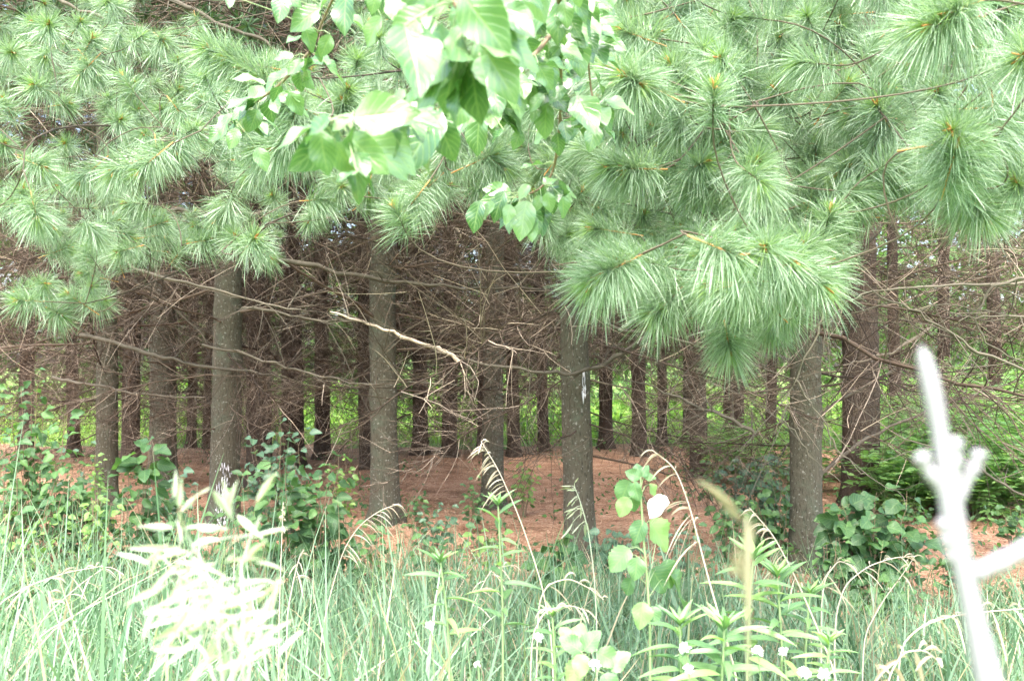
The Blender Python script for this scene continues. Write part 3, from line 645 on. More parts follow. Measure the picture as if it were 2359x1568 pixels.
def f_cover(N):
    nb = 210; cy_ = 6.6 + 11 * rng.random(nb) ** 1.3; c = np.stack([(rng.random(nb) * 2 - 1) * cy_ * .55, cy_, np.zeros(nb)], -1); k = rng.integers(nb, size=N)
    p = c[k] + rng.normal(size=(N, 3)) * np.array([.16, .14, 0]); p[:, 2] = gz(p[:, 0], p[:, 1]) + .03 + (.06 + .22 * rng.random(nb))[k] * rng.random(N); return p
leafmass('ground_cover', 4200, f_cover, .055, M['shrub'], 'scattered low leaves sprouting from the needle floor')

# ------------------------------------------------------------------ shrubs and seedlings
def shrub(name, label, cat, px, top, d, wpx, leaf, mat, tpl=T_BROAD, stems=7, per=12, base=None, group=None, face=.5, twig='twig', pinnate=False):
    x = (px - W / 2) / FPX * d; z0 = float(gz(x, d)); top_z = at(px, top, d)[2]; h = max(.15, top_z - z0); w = wpx / FPX * d / 2
    o = thing(name, label, cat, (x, d, z0), group); st = MB(); lf = MB(); B = []; Y = []; N = []; L = []
    if not pinnate: per = int(per * 1.6); stems = int(stems * 1.25)
    for i in range(stems):
        a = rng.random() * 2 * math.pi; hh = h * (.62 + .38 * rng.random()) if i else h
        e = np.array([math.cos(a) * w * rng.random() ** .6, math.sin(a) * w * .7 * rng.random() ** .6, hh])
        s = np.linspace(0, 1, 9)[:, None]; pts = np.array([e[0] * .15, e[1] * .15, 0]) * (1 - s) + s * e + rng.normal(size=(9, 3)) * .012 * s; pts[:, :2] += (e[:2] * .25) * np.sin(s * math.pi) * .3
        st.tube(pts, np.linspace(.0045, .0016, 9), 5, .5)
        lo = .25 if base is None else base
        for j in range(per):
            u = lo + (1 - lo) * (j + rng.random()) / per; q = np.array([np.interp(u, s[:, 0], pts[:, k]) for k in range(3)])
            ph = j * 2.4 + rng.random(); out = nrm([math.cos(ph), math.sin(ph), .15 + .35 * rng.normal()])
            pet = q + out * leaf * (.45 + .3 * rng.random())
            if pinnate:
                rl = leaf * 5; rach = nrm(out + UP * .2); st.tube(np.array([q, q + rach * rl * .5, q + rach * rl + np.array([0, 0, -.1 * rl])]), [.0016, .0012, .0008], 3, .5)
                sd = nrm(np.cross(rach, UP))
                for m_ in range(1, 6):
                    for sg in (-1, 1):
                        c = q + rach * rl * (m_ / 5.5) + np.array([0, 0, -.1 * rl * (m_ / 5.5) ** 2]); B.append(c); Y.append(sd * sg + rach * .5); N.append(UP + rng.normal(size=3) * .25); L.append(leaf * (.9 + .3 * rng.random()))
                continue
            st.tube(np.array([q, pet]), [.0012, .0009], 3, .6)
            B.append(pet); Y.append(out + np.array([0, 0, -.35])); N.append(UP * (1 - face) + np.array([0, -1, .2]) * face + out * .3 + rng.normal(size=3) * .3); L.append(leaf * (.65 + .55 * rng.random()))
    lf.leaves(np.array(B), np.array(Y), np.array(N), np.array(L), rng.random(len(B)), tpl)
    st.build('stems', M[twig], o); lf.build('leaves', M[mat], o); return o

G1 = 'broad leaved shrubs at the foot of the pines'
shrub('leafy_shrub', 'tall rounded leaf shrub reaching up in front of brown twigs at the left edge', 'shrub', 66, 862, 6.6, 270, .08, 'shrub', T_OVATE, 12, 12, .45, G1)
shrub('leafy_shrub', 'low dark green shrub at the left edge under the tall rounded leaf one', 'shrub', 30, 1090, 6.9, 170, .09, 'shrub', T_BROAD, 8, 9, .3, G1)
shrub('leafy_shrub', 'low spreading shrub between the left edge and the slim grey pine', 'shrub', 165, 1075, 7.2, 200, .09, 'shrub', T_BROAD, 9, 9, .3, G1)
shrub('large_leaved_plant', 'plant with a few big leaves across the foot of the slim grey pine', 'plant', 300, 1015, 6.6, 110, .135, 'shrub', T_OVATE, 4, 5, .75, G1)
shrub('young_plant', 'small yellow green sprig beside the slim grey pine trunk', 'plant', 233, 1040, 6.5, 45, .035, 'shrub_bright', T_OVATE, 5, 9, .78)
shrub('young_plant', 'pale yellow green small leaf plant low in front of the slim grey pine', 'plant', 240, 1150, 6.3, 75, .055, 'shrub_bright', T_OVATE, 5, 9, .45)
shrub('leafy_shrub', 'shrub filling the space between the slim and the resin streaked pines', 'shrub', 365, 1115, 6.9, 170, .085, 'shrub', T_OVATE, 9, 10, .3, G1)
shrub('leafy_shrub', 'bluish dark shrub peeping above the big leaved bush left of centre', 'shrub', 648, 985, 7.6, 140, .085, 'shrub_blue', T_OVATE, 8, 10, .6, G1)
shrub('leafy_shrub', 'big bright leaved bush between the resin streaked and lone grey pines', 'shrub', 690, 1035, 6.4, 200, .105, 'shrub', T_OVATE, 11, 11, .3, G1)
shrub('leafy_shrub', 'low bush at the right foot of the big bright leaved bush', 'shrub', 775, 1165, 6.6, 120, .09, 'shrub', T_OVATE, 7, 8, .25, G1)
shrub('seedling', 'small bright seedling standing alone on needles left of the lone grey pine', 'seedling', 793, 1062, 9.2, 50, .07, 'shrub_bright', T_OVATE, 4, 8, .4)
shrub('seedling', 'low seedling on needles just right of the lone grey pine foot', 'seedling', 960, 1120, 8.6, 70, .06, 'shrub', T_OVATE, 5, 6, .4)
shrub('seedling', 'bluish seedling on the needles left of the thin grey pine', 'seedling', 1010, 1150, 8.0, 80, .075, 'shrub_blue', T_OVATE, 5, 7, .4)
shrub('seedling', 'green seedling hugging the left foot of the thin grey pine', 'seedling', 1080, 1085, 9.4, 60, .06, 'shrub', T_OVATE, 5, 7, .3)
shrub('seedling', 'green seedling on needles right of the thin grey pine', 'seedling', 1205, 1055, 10.5, 60, .07, 'shrub_bright', T_OVATE, 5, 7, .3)
shrub('large_leaved_plant', 'big rounded leaves in the grass left of the thick central pine foot', 'plant', 1275, 1245, 6.0, 120, .12, 'shrub', T_BROAD, 6, 6, .5)
shrub('leafy_shrub', 'low dark leaves at the right foot of the thick central pine', 'shrub', 1420, 1215, 7.0, 130, .08, 'shrub_blue', T_BROAD, 6, 7, .3, G1)
shrub('leafy_shrub', 'loose dark shrub in front of the two close trunks at right centre', 'shrub', 1735, 1040, 9.0, 190, .095, 'shrub_blue', T_BROAD, 10, 10, .25, G1)
shrub('leafy_shrub', 'dark low shrub against the left side of the grey pine with bare twigs', 'shrub', 1775, 1140, 7.8, 120, .08, 'shrub', T_BROAD, 7, 9, .2, G1)
shrub('seedling', 'small plant at the foot of the bigger brown trunk', 'seedling', 1625, 1045, 11.0, 55, .075, 'shrub', T_OVATE, 5, 8, .3)
shrub('leafy_shrub', 'dense heart leaved shrub at the right of the grey pine with bare twigs', 'shrub', 2000, 1135, 6.7, 220, .13, 'shrub', T_BROAD, 14, 9, .3, G1)
shrub('leafy_shrub', 'smaller shrub right of the dense heart leaved one', 'shrub', 2085, 1200, 6.9, 90, .07, 'shrub', T_OVATE, 6, 10, .3, G1)
shrub('leafy_shrub', 'low drooping leaves under the dense heart leaved shrub', 'shrub', 2040, 1310, 6.0, 140, .09, 'shrub', T_BROAD, 6, 8, .3, G1)
shrub('seedling', 'low seedling on needles left of the pale blurred stalk', 'seedling', 2100, 1165, 10, 70, .06, 'shrub', T_OVATE, 4, 7, .4)
shrub('leafy_shrub', 'low bright plant in the grass right of the pale blurred stalk', 'shrub', 2280, 1345, 6.0, 130, .06, 'shrub', T_OVATE, 7, 9, .3, G1)
shrub('seedling', 'seedling on the needles at the right edge', 'seedling', 2325, 1165, 8.5, 70, .075, 'shrub', T_BROAD, 4, 7, .3)
ash = [(2050, 930, 12.6, 'ferny seedling just right of the stoutest dark pine'), (2110, 985, 10.8, 'ferny seedling low behind the top of the heart leaved shrub'), (2140, 880, 14, 'tall ferny sapling left of the pale blurred stalk tip'),
       (2200, 930, 12.2, 'ferny sapling directly behind the pale blurred stalk'), (2260, 860, 13.5, 'tall bright ferny sapling right of the pale blurred stalk'), (2275, 985, 10.6, 'low ferny seedling right of the pale blurred stalk fork'),
       (2330, 880, 12.4, 'tall ferny sapling at the right edge'), (2345, 1010, 10.2, 'low ferny seedling at the right edge above the needles'), (1960, 990, 13.8, 'ferny seedling seen left of the stoutest dark pine'), (1720, 985, 13.5, 'ferny seedling behind the two close trunks'), (2400, 950, 11, 'ferny sapling cut by the right edge'), (2180, 1010, 11.4, 'low ferny seedling left of the pale blurred stalk fork')]
ash += [(2070, 870, 13.2, 'mid height ferny sapling right of the stoutest dark pine'), (2120, 930, 12.0, 'ferny sapling touching the left side of the pale blurred stalk'), (2230, 900, 12.8, 'ferny sapling close right of the pale blurred stalk tip'), (2300, 920, 11.6, 'ferny sapling left of the one at the right edge'),
        (2330, 830, 14.5, 'tallest ferny sapling in the back at the right edge'), (2160, 840, 15, 'tall ferny sapling in the back right of the stoutest pine'), (2240, 1030, 10.2, 'lowest ferny seedling by the pale blurred stalk fork'), (2080, 1040, 10.4, 'low ferny seedling above the heart leaved shrub'), (1830, 990, 12.5, 'ferny seedling left of the grey pine with bare twigs'), (1650, 980, 15, 'ferny seedling right of the bigger brown trunk')]
for px, top, d, lab in ash:
    shrub('ash_seedling', lab, 'seedling', px, top, d, 210, .095, 'fern', T_SMALL, 12, 9, .15, 'ferny saplings at the right', pinnate=True, twig='stem')

for px, top, d, w, lf, mt, lab in [(35, 960, 7.6, 200, .09, 'shrub', 'mid height leafy shrub behind the tall rounded leaf one at the left edge'), (150, 1010, 8.0, 160, .085, 'shrub_blue', 'bluish shrub behind the spreading one left of the slim grey pine'), (215, 1120, 6.6, 130, .08, 'shrub', 'leafy plant hiding the left foot of the slim grey pine'),
    (310, 1125, 6.5, 120, .085, 'shrub', 'leafy plant under the big leaves at the slim grey pine'), (420, 1075, 8.0, 120, .085, 'shrub_blue', 'bluish shrub at the foot of the stout grey brown pine'), (590, 1060, 7.4, 120, .085, 'shrub', 'leafy shrub hiding the foot of the dark pine behind the resin streaked one'),
    (740, 1085, 6.8, 130, .10, 'shrub', 'right wing of bright leaves beside the big bright leaved bush'), (60, 1120, 6.3, 200, .085, 'shrub', 'leafy plant before the low shrubs in the left corner'), (1790, 1060, 8.6, 130, .09, 'shrub', 'loose leafy shrub at the left of the grey pine with bare twigs'), (1690, 1100, 8.2, 130, .085, 'shrub', 'loose leafy shrub below the two close trunks'),
    (1930, 1160, 7.2, 130, .11, 'shrub', 'left wing of leaves beside the heart leaved shrub'), (430, 1150, 6.5, 120, .07, 'shrub', 'low leafy plant at the left foot of the resin streaked pine'), (860, 1185, 6.3, 110, .075, 'shrub', 'low leafy plant in the grass edge at the foot of the lone grey pine'),
    (1010, 1205, 6.2, 130, .07, 'shrub', 'low leafy plant in the grass edge between the lone and the thin grey pines'), (1120, 1215, 6.4, 100, .06, 'shrub_bright', 'light green low plant in front of the thin grey pine'),
    (1560, 1215, 6.5, 110, .065, 'shrub_blue', 'low bluish plant at the grass edge right of the toothed leaf plant'), (1680, 1150, 7.4, 110, .075, 'shrub', 'low plant on the needles below the bigger brown trunk'),
    (90, 1165, 6.2, 200, .07, 'shrub_bright', 'light green low plant at the grass edge near the left border'), (560, 1185, 6.2, 120, .08, 'shrub', 'low leafy plant at the right foot of the resin streaked pine'),
    (1900, 1235, 6.1, 90, .06, 'shrub', 'low plant between the grey pine foot and the heart leaved shrub'), (2210, 1260, 6.6, 110, .07, 'shrub', 'low plant at the grass edge behind the pale blurred stalk')]:
    shrub('young_plant', lab, 'plant', px, top, d, w, lf, mt, T_OVATE, 6, 7, .2)
for px, py, sc_, rz, lab in [(1540, 1130, .8, .4, 'fallen bare branch on the needles right of the thick central pine'), (1000, 1090, .8, 2.6, 'fallen bare branch on the needles right of the lone grey pine'), (1240, 1105, .6, -.5, 'small fallen branch on the needles left of the thick central pine'), (740, 1110, .6, 1.0, 'fallen twig on the needles behind the big bright leaved bush'),
    (2240, 1150, .8, 2.9, 'fallen bare branch on the needles behind the pale blurred stalk'), (60, 1110, .7, .2, 'fallen branch on the needles at the left edge')]:
    d = 1.6 * FPX / (py - 840.0); f = bpy.data.objects.new('fallen_branch', DEAD[rng.integers(len(DEAD))]); COL.objects.link(f)
    f.location = ((px - W / 2) / FPX * d, d, float(gz(0, d)) + .05); f.rotation_euler = (0, .03, rz); f.scale = (sc_, sc_, sc_ * .25); tag(f, lab, 'branch', 'branches fallen on the needles')

# ------------------------------------------------------------------ dry drooping grass stalks
def stalk(label, d, pts, w, heads, hl, side, name='dry_grass_stalk', mat='straw', group='dry drooping grass stalks', cat='grass stalk', n=14, fat=.003, tpl=None):
    P = np.array([at(x, y, d) for x, y in pts]); foot = np.array([P[0][0], P[0][1], float(gz(P[0][0], P[0][1]))])
    P = np.vstack([foot, P]) if P[0][2] > foot[2] + .03 else P
    o = thing(name, label, cat, foot, group)
    t = np.linspace(0, 1, len(P)); tt = np.linspace(0, 1, 30); Q = np.stack([np.interp(tt, t, P[:, k]) for k in range(3)], -1)
    for _ in range(3): Q[1:-1] = .5 * Q[1:-1] + .25 * (Q[:-2] + Q[2:])
    Q -= foot; r = w * .72 / 2 / FPX * d
    a = MB(); a.tube(Q, np.linspace(r, r * .35, 30), 6, .7); a.build('stem', M[mat], o)
    h = MB(); B = []; Y = []; N = []; L = []
    for i in range(n):
        u = heads + (1 - heads) * (i + rng.random()) / n; q = np.array([np.interp(u, tt, Q[:, k]) for k in range(3)])
        l = hl * (.5 + .7 * rng.random()) * (1.25 - .6 * (u - heads) / (1 - heads))
        dr = nrm(CR * side + UP * .25 + rng.normal(size=3) * .6); s = np.linspace(0, 1, 7)[:, None]
        p = q + dr * l * s - UP * l * .75 * s ** 2
        if tpl is None:
            S = nrm(np.cross(nrm(p[-1] - p[0]), [0, 1, .3]))[None]
            if n > 14 and rng.random() < .2: continue
            h.strips(p[None], np.array([[.3, .6, 1, 1, .9, .6, .1]]) * fat, S, [rng.random()])
            h.strips((p + rng.normal(size=3) * .003)[None], np.array([[.2, .5, .8, 1, .8, .5, .1]]) * fat, nrm(np.cross(nrm(p[-1] - p[0]), [1, 0, .3]))[None], [rng.random()])
        else:
            h.tube(p[:4], .0008, 3, .5); B.append(p[3]); Y.append(p[4] - p[3]); N.append(rng.normal(size=3)); L.append(l * .8)
            B.append(p[3]); Y.append(p[4] - p[3]); N.append(rng.normal(size=3)); L.append(l * .8)
    if tpl is not None: h.leaves(np.array(B), np.array(Y), np.array(N), np.array(L), rng.random(len(B)), tpl)
    h.build('seed_head', M[mat], o); return o
stalk('dry grass plume arching right before the lone grey pine foot', 2.9, [(735, 1480), (760, 1370), (790, 1265), (830, 1205), (880, 1172), (918, 1160)], 4, .45, .075, 1)
stalk('long dry stalk leaning left across the thin grey pine', 2.5, [(1275, 1500), (1250, 1350), (1200, 1200), (1150, 1085), (1108, 1016)], 6, .72, .05, -1)
stalk('longest dry stalk curving up beside the toothed leaf plant', 2.3, [(1705, 1580), (1665, 1450), (1625, 1310), (1590, 1170), (1555, 1075), (1500, 1035)], 8, .55, .075, -.7, n=20)
stalk('dry stalk with hanging curls in front of the grey pine with bare twigs', 2.4, [(1935, 1580), (1880, 1440), (1830, 1325), (1780, 1230), (1725, 1168)], 7, .55, .06, -.7, n=18)
stalk('dry stalk drooping right low at bottom centre', 2.2, [(1235, 1400), (1260, 1345), (1310, 1330), (1360, 1355), (1390, 1380)], 5, .3, .05, .5, n=8)
stalk('second dry stalk drooping right just below the bottom centre one', 2.0, [(1220, 1470), (1255, 1405), (1310, 1392), (1360, 1408)], 5, .3, .05, .5, n=8)
stalk('short dry stalk bent over left of the tall lance leaf plant', 3.2, [(1070, 1500), (1085, 1400), (1130, 1310), (1180, 1300)], 4, .4, .07, .8)
stalk('long dry arc bowing right in the grass below the heart leaved shrub', 2.8, [(1920, 1430), (1945, 1345), (2000, 1302), (2060, 1283), (2112, 1280)], 6, .5, .06, .6, n=10)
stalk('dry stalk leaning left into that same tangle at right', 2.9, [(1985, 1470), (2035, 1380), (2080, 1320), (2108, 1278)], 5, .5, .06, -.5, n=8)
stalk('short bent dry stalk left of the long dry arc at right', 2.7, [(1890, 1400), (1900, 1330), (1930, 1290), (1960, 1300)], 5, .4, .06, .5, n=8)
stalk('dry stalk leaning right low in the grass near the left edge', 2.6, [(-20, 1400), (60, 1350), (150, 1318), (240, 1302)], 5, .5, .06, .4, n=10)
stalk('long thin dry stem lying slantwise through the left grass', 2.4, [(60, 1480), (200, 1400), (330, 1335), (440, 1272)], 4, .9, .04, .4, n=4)
stalk('dry tuft tip nodding at the left grass edge', 3.0, [(60, 1500), (100, 1420), (190, 1340), (250, 1300), (285, 1322)], 4, .5, .06, .5, n=8)
stalk('pale upright grass spike in front of the big bright leaved bush', 2.6, [(642, 1460), (645, 1340), (649, 1240), (652, 1155)], 5, .82, .012, .2, n=20, fat=.005)
stalk('pale crumpled dry stalk right of that upright spike', 2.8, [(660, 1420), (675, 1340), (690, 1280), (700, 1265)], 6, .5, .06, .3, n=8)
stalk('white dry stem rising steeply near the bottom left', 1.9, [(190, 1580), (150, 1480), (125, 1405), (112, 1360)], 6, .85, .03, .2, n=6)
stalk('green oat like stem with nodding spikelets left of the thick central pine foot', 2.5, [(1375, 1440), (1368, 1320), (1355, 1220), (1335, 1150), (1322, 1118)], 5, .62, .05, -.9, 'oat_grass_stalk', 'spikelet', None, n=16, tpl=T_SPIKE)
stalk('curled dry leaf tangle at the bottom right beside the pale blurred stalk', 1.5, [(2040, 1600), (2050, 1550), (2080, 1500), (2130, 1495), (2170, 1530)], 7, .3, .05, .4, n=12, fat=.006)
stalk('dry arching stem crossing behind the pale blurred stalk', 1.7, [(2060, 1500), (2120, 1440), (2200, 1415), (2300, 1405), (2370, 1400)], 6, .4, .06, .2, n=12)

# ------------------------------------------------------------------ lance-leaved weeds
def weed(label, d, pts, top_leaf, n, name='leafy_weed', mat='weed', lo=.1, group='lance leaved weeds in the grass'):
    P = np.array([at(x, y, d) for x, y in pts]); foot = np.array([P[0][0], P[0][1], float(gz(P[0][0], P[0][1]))]); P = np.vstack([foot, P])
    o = thing(name, label, 'weed', foot, group); t = np.linspace(0, 1, len(P)); tt = np.linspace(0, 1, 20)
    Q = np.stack([np.interp(tt, t, P[:, k]) for k in range(3)], -1) - foot
    a = MB(); a.tube(Q, np.linspace(.0034, .0022, 20), 6, .6); a.build('stem', M['stem'], o)
    B = []; Y = []; N = []; L = []
    for i in range(n):
        u = lo + (1 - lo) * i / (n - 1); q = np.array([np.interp(u, tt, Q[:, k]) for k in range(3)]); ph = i * 2.4 + rng.random() * .5
        el = .25 + .7 * sstep(.8, 1, u) + rng.normal() * .12; dr = nrm([math.cos(ph), math.sin(ph), el])
        B.append(q); Y.append(dr); N.append(UP - dr * dr[2] + rng.normal(size=3) * .2 + np.array([0, -.35, 0])); L.append(top_leaf * (.75 + .4 * rng.random()) * (1 - .35 * sstep(.93, 1, u)))
    for i in range(9):
        ph = i * .7; dr = nrm([math.cos(ph), math.sin(ph), 1.1 + .5 * rng.random()]); B.append(Q[-1]); Y.append(dr); N.append(UP + np.array([0, -.3, 0])); L.append(top_leaf * (.4 + .25 * rng.random()))
    h = MB(); h.leaves(np.array(B), np.array(Y), np.array(N), np.array(L), rng.random(len(B)), T_LANCE); h.build('leaves', M[mat], o)
weed('tall lance leaf plant standing below the thin grey pine', 2.5, [(1158, 1480), (1157, 1380), (1152, 1270), (1147, 1165)], .10, 15, lo=.35)
weed('shorter pale lance leaf rosette left of the tall lance leaf plant', 2.4, [(1035, 1520), (1030, 1420), (1020, 1340), (1015, 1295)], .085, 14, lo=.4)
weed('tall lance leaf plant left of the two right hand dry stalks', 2.3, [(1720, 1580), (1722, 1470), (1728, 1360), (1735, 1290)], .12, 15, lo=.3)
weed('lance leaf plant just left of the dry stalk with hanging curls', 2.35, [(1800, 1580), (1800, 1480), (1795, 1400), (1790, 1330)], .12, 15, lo=.3)
weed('bright lance leaf rosette at the bottom below the toothed leaf plant', 2.0, [(1570, 1600), (1568, 1520), (1565, 1440)], .105, 15, lo=.4)
weed('broad lance leaf plant at the bottom right of the bright rosette', 1.9, [(1660, 1600), (1665, 1520), (1668, 1450)], .11, 16, lo=.35)
weed('lance leaf plant low beside the pine with bare twigs', 2.6, [(1855, 1500), (1860, 1420), (1865, 1370)], .09, 15, lo=.3)
weed('narrow leaf sprig in the grass at bottom centre', 2.1, [(1280, 1600), (1278, 1520), (1272, 1420)], .07, 16, lo=.3)
weed('small lance leaf sprig at the bottom right corner of the rosette group', 2.1, [(1900, 1600), (1905, 1530), (1910, 1480)], .08, 14, lo=.3)

# toothed three-part leaf plant (bramble cane)
def bramble(label, d, pts, leafs, mat, white=None, name='bramble_cane'):
    P = np.array([at(x, y, d) for x, y in pts]); foot = np.array([P[0][0], P[0][1], float(gz(P[0][0], P[0][1]))]); P = np.vstack([foot, P])
    o = thing(name, label, 'bramble', foot); a = MB(); t = np.linspace(0, 1, len(P)); tt = np.linspace(0, 1, 20)
    Q = np.stack([np.interp(tt, t, P[:, k]) for k in range(3)], -1) - foot; a.tube(Q, np.linspace(.0035, .002, 20), 6, .7)
    B = []; Y = []; N = []; L = []
    for (bx, by, tx, ty, dd) in leafs:
        b = at(bx, by, d + dd) - foot; e = at(tx, ty, d + dd * 1.4) - foot
        k = np.linalg.norm(Q - (b + UP * -.02), axis=1).argmin(); m_ = .5 * (Q[k] + b) + UP * .008
        a.tube(np.array([Q[k], m_, b]), [.0014, .0012, .001], 4, .7)
        B.append(b); Y.append(e - b); N.append(np.array([0, -1, .75]) + rng.normal(size=3) * .25); L.append(np.linalg.norm(e - b))
    a.build('stem', M['stem'], o); h = MB(); h.leaves(np.array(B), np.array(Y), np.array(N), np.array(L), rng.random(len(B)), T_SERR); h.build('leaves', M[mat], o)
    if white:
        bx, by, tx, ty = white; b = at(bx, by, d - .05) - foot; e = at(tx, ty, d - .06) - foot; h = MB()
        h.leaves(np.array([b]), np.array([e - b]), np.array([[.1, -.5, 1.0]]), [np.linalg.norm(e - b)], [.9], T_BROAD); h.build('white_leaf', M['petal'], o)['label'] = 'white leaf'  # one leaf coloured white with the petal material
bramble('upright toothed leaf plant right of the thick central pine, one leaf white', 2.35, [(1497, 1440), (1490, 1330), (1482, 1240), (1476, 1150), (1475, 1100)],
 [(1450, 1105, 1425, 1160, .02), (1460, 1110, 1470, 1155, -.02), (1448, 1145, 1424, 1190, .0), (1455, 1140, 1465, 1180, .04), (1494, 1115, 1515, 1150, .02), (1475, 1100, 1440, 1085, 0), (1478, 1098, 1492, 1070, 0), (1470, 1095, 1466, 1065, .03), (1484, 1100, 1512, 1098, 0),
  (1482, 1198, 1458, 1252, .0), (1496, 1198, 1545, 1268, .03), (1450, 1262, 1402, 1315, 0), (1455, 1258, 1470, 1246, .03), (1468, 1282, 1462, 1338, -.02), (1440, 1275, 1420, 1300, .02), (1455, 1330, 1440, 1372, .02), (1500, 1310, 1540, 1365, .06), (1520, 1300, 1560, 1350, .1), (1540, 1320, 1590, 1400, .12), (1480, 1385, 1475, 1450, -.05), (1500, 1395, 1512, 1440, -.04)],
 'weed', (1535, 1142, 1492, 1188))
bramble('low three leaved bramble spreading at the bottom centre right', 1.9, [(1330, 1570), (1335, 1530), (1340, 1500)],
 [(1340, 1500, 1290, 1465, 0), (1345, 1498, 1380, 1450, 0), (1340, 1505, 1335, 1560, -.05), (1310, 1470, 1290, 1440, .05), (1375, 1500, 1430, 1530, 0), (1350, 1520, 1300, 1570, 0), (1400, 1540, 1450, 1500, 0), (1390, 1550, 1420, 1600, -.05), (1330, 1470, 1340, 1430, .06)], 'weed')

# white flowers low in the grass
def flower(label, px, py, d, r):
    p = at(px, py, d); foot = np.array([p[0], p[1], float(gz(p[0], p[1]))]); o = thing('white_wildflower', label, 'flower', foot, 'small white wildflowers in the grass')
    a = MB(); q = p - foot; s = np.linspace(0, 1, 8)[:, None]; a.tube(q * s + np.array([.02, 0, 0]) * np.sin(s * 3.1), .0012, 4, .5); a.build('stem', M['stem'], o)
    h = MB(); n = 34; dr = nrm(rng.normal(size=(n, 3)) + np.array([0, -.3, .5])); rr = r / FPX * d * .8
    h.leaves(np.repeat(q[None], n, 0) + dr * rr * .25, dr, rng.normal(size=(n, 3)), np.full(n, rr), rng.random(n), T_OVATE); h.build('bloom', M['petal'], o)
for lab, px, py, d, r in [('white wildflower left of the tall lance leaf plants at bottom right', 1578, 1492, 1.9, 16), ('white wildflower lowest at the bottom centre right', 1370, 1532, 1.8, 15), ('white wildflower low between the bright rosette and the long stalk', 1585, 1540, 1.75, 13),
   ('small faded pinkish bloom above the low bramble', 1240, 1468, 2.0, 13), ('white wildflower under the two tall lance leaf plants', 1745, 1500, 1.9, 15), ('white wildflower left of the bottom right stalk foot', 1805, 1500, 1.9, 13), ('white wildflower at the very bottom right of the weeds', 1852, 1550, 1.8, 17), ('white wildflower at the bottom beside the right dry stalk', 1898, 1552, 1.8, 17),
   ('pale wildflower among grass at bottom centre', 990, 1440, 2.2, 12), ('white wildflower at the bottom left of the low bramble', 1100, 1530, 1.8, 10)]:
    flower(lab, px, py, d, r)

# ------------------------------------------------------------------ out-of-focus plants right at the camera
# spikelet-bearing grass head at lower left
def near_head():
    d = .70; foot_xy = at(520, 1568, d); foot = np.array([foot_xy[0], foot_xy[1] + .02, float(gz(foot_xy[0], foot_xy[1]))])
    o = thing('flowering_grass', 'overexposed out of focus grass head at lower left, close to the camera', 'grass head', foot)
    a = MB(); B = []; Y = []; N = []; L = []
    stems = [[(520, 1640), (505, 1500), (500, 1400), (470, 1300), (430, 1230), (412, 1180)], [(560, 1640), (560, 1500), (560, 1380), (555, 1300), (580, 1230), (600, 1190)], [(540, 1640), (530, 1480), (480, 1360), (420, 1330), (370, 1280)], [(560, 1640), (580, 1500), (620, 1400), (650, 1340)], [(520, 1640), (470, 1500), (400, 1430), (340, 1400)]]
    for st in stems:
        P = np.array([at(x, y, d + rng.normal() * .02) for x, y in st]); a.tube(np.vstack([foot, P]) - foot, np.linspace(.0014, .0006, len(P) + 1), 5, .8)
    spk = [(400,1150,405,1085),(412,1170,418,1100),(415,1180,455,1138),(455,1138,485,1122),(490,1128,532,1190),(532,1190,515,1110),(520,1180,545,1110),(590,1160,632,1090),(545,1185,600,1235),(600,1230,660,1215),(580,1240,645,1218),(400,1215,320,1212),(420,1218,500,1212),(450,1215,520,1216),(395,1260,300,1262),(390,1250,330,1300),(405,1195,420,1250),(420,1260,360,1265),(440,1260,500,1240),(370,1270,345,1330),(560,1300,600,1250),(570,1290,610,1245),(520,1290,540,1275),(385,1345,300,1385),(360,1360,290,1390),(440,1280,480,1310),(480,1290,420,1320)]
    for bx, by, tx, ty in spk:
        dd = d + rng.normal() * .03; b = at(bx, by, dd); e = at(tx, ty, dd + rng.normal() * .01)
        for m_ in range(2): B.append(b - foot); Y.append(e - b); N.append(rng.normal(size=3) + np.array([0, -1, 1])); L.append(np.linalg.norm(e - b) * 1.08)
    for i in range(68):
        cx, cy = 495 + np.clip(rng.normal(), -1.7, 1.7) * 88, 1410 + np.clip(rng.normal(), -1.6, 2) * 72
        an = rng.normal() * .6 + (-.4 if rng.random() < .5 else 2.6); l = 70 + 45 * rng.random(); dd = d + rng.normal() * .05
        b = at(cx, cy, dd); e = at(cx + math.cos(an) * l, cy + math.sin(an) * l, dd + rng.normal() * .01); B.append(b - foot); Y.append(e - b); N.append(rng.normal(size=3) * .6 + np.array([0, -.6, 1])); L.append(np.linalg.norm(e - b))
        k = rng.integers(len(stems)); s_ = stems[k]; q = at(*s_[rng.integers(1, len(s_))], d)
        if rng.random() < .4: a.tube(np.array([q, .5 * (q + b) + UP * .006, b]) - foot, .0004, 3, .8)
    a.build('stem', M['spikelet'], o); h = MB(); h.leaves(np.array(B), np.array(Y), np.array(N), np.array(L), .3 + .7 * rng.random(len(B)), T_SPIKE); h.build('spikelets', M['spikelet'], o)
near_head()

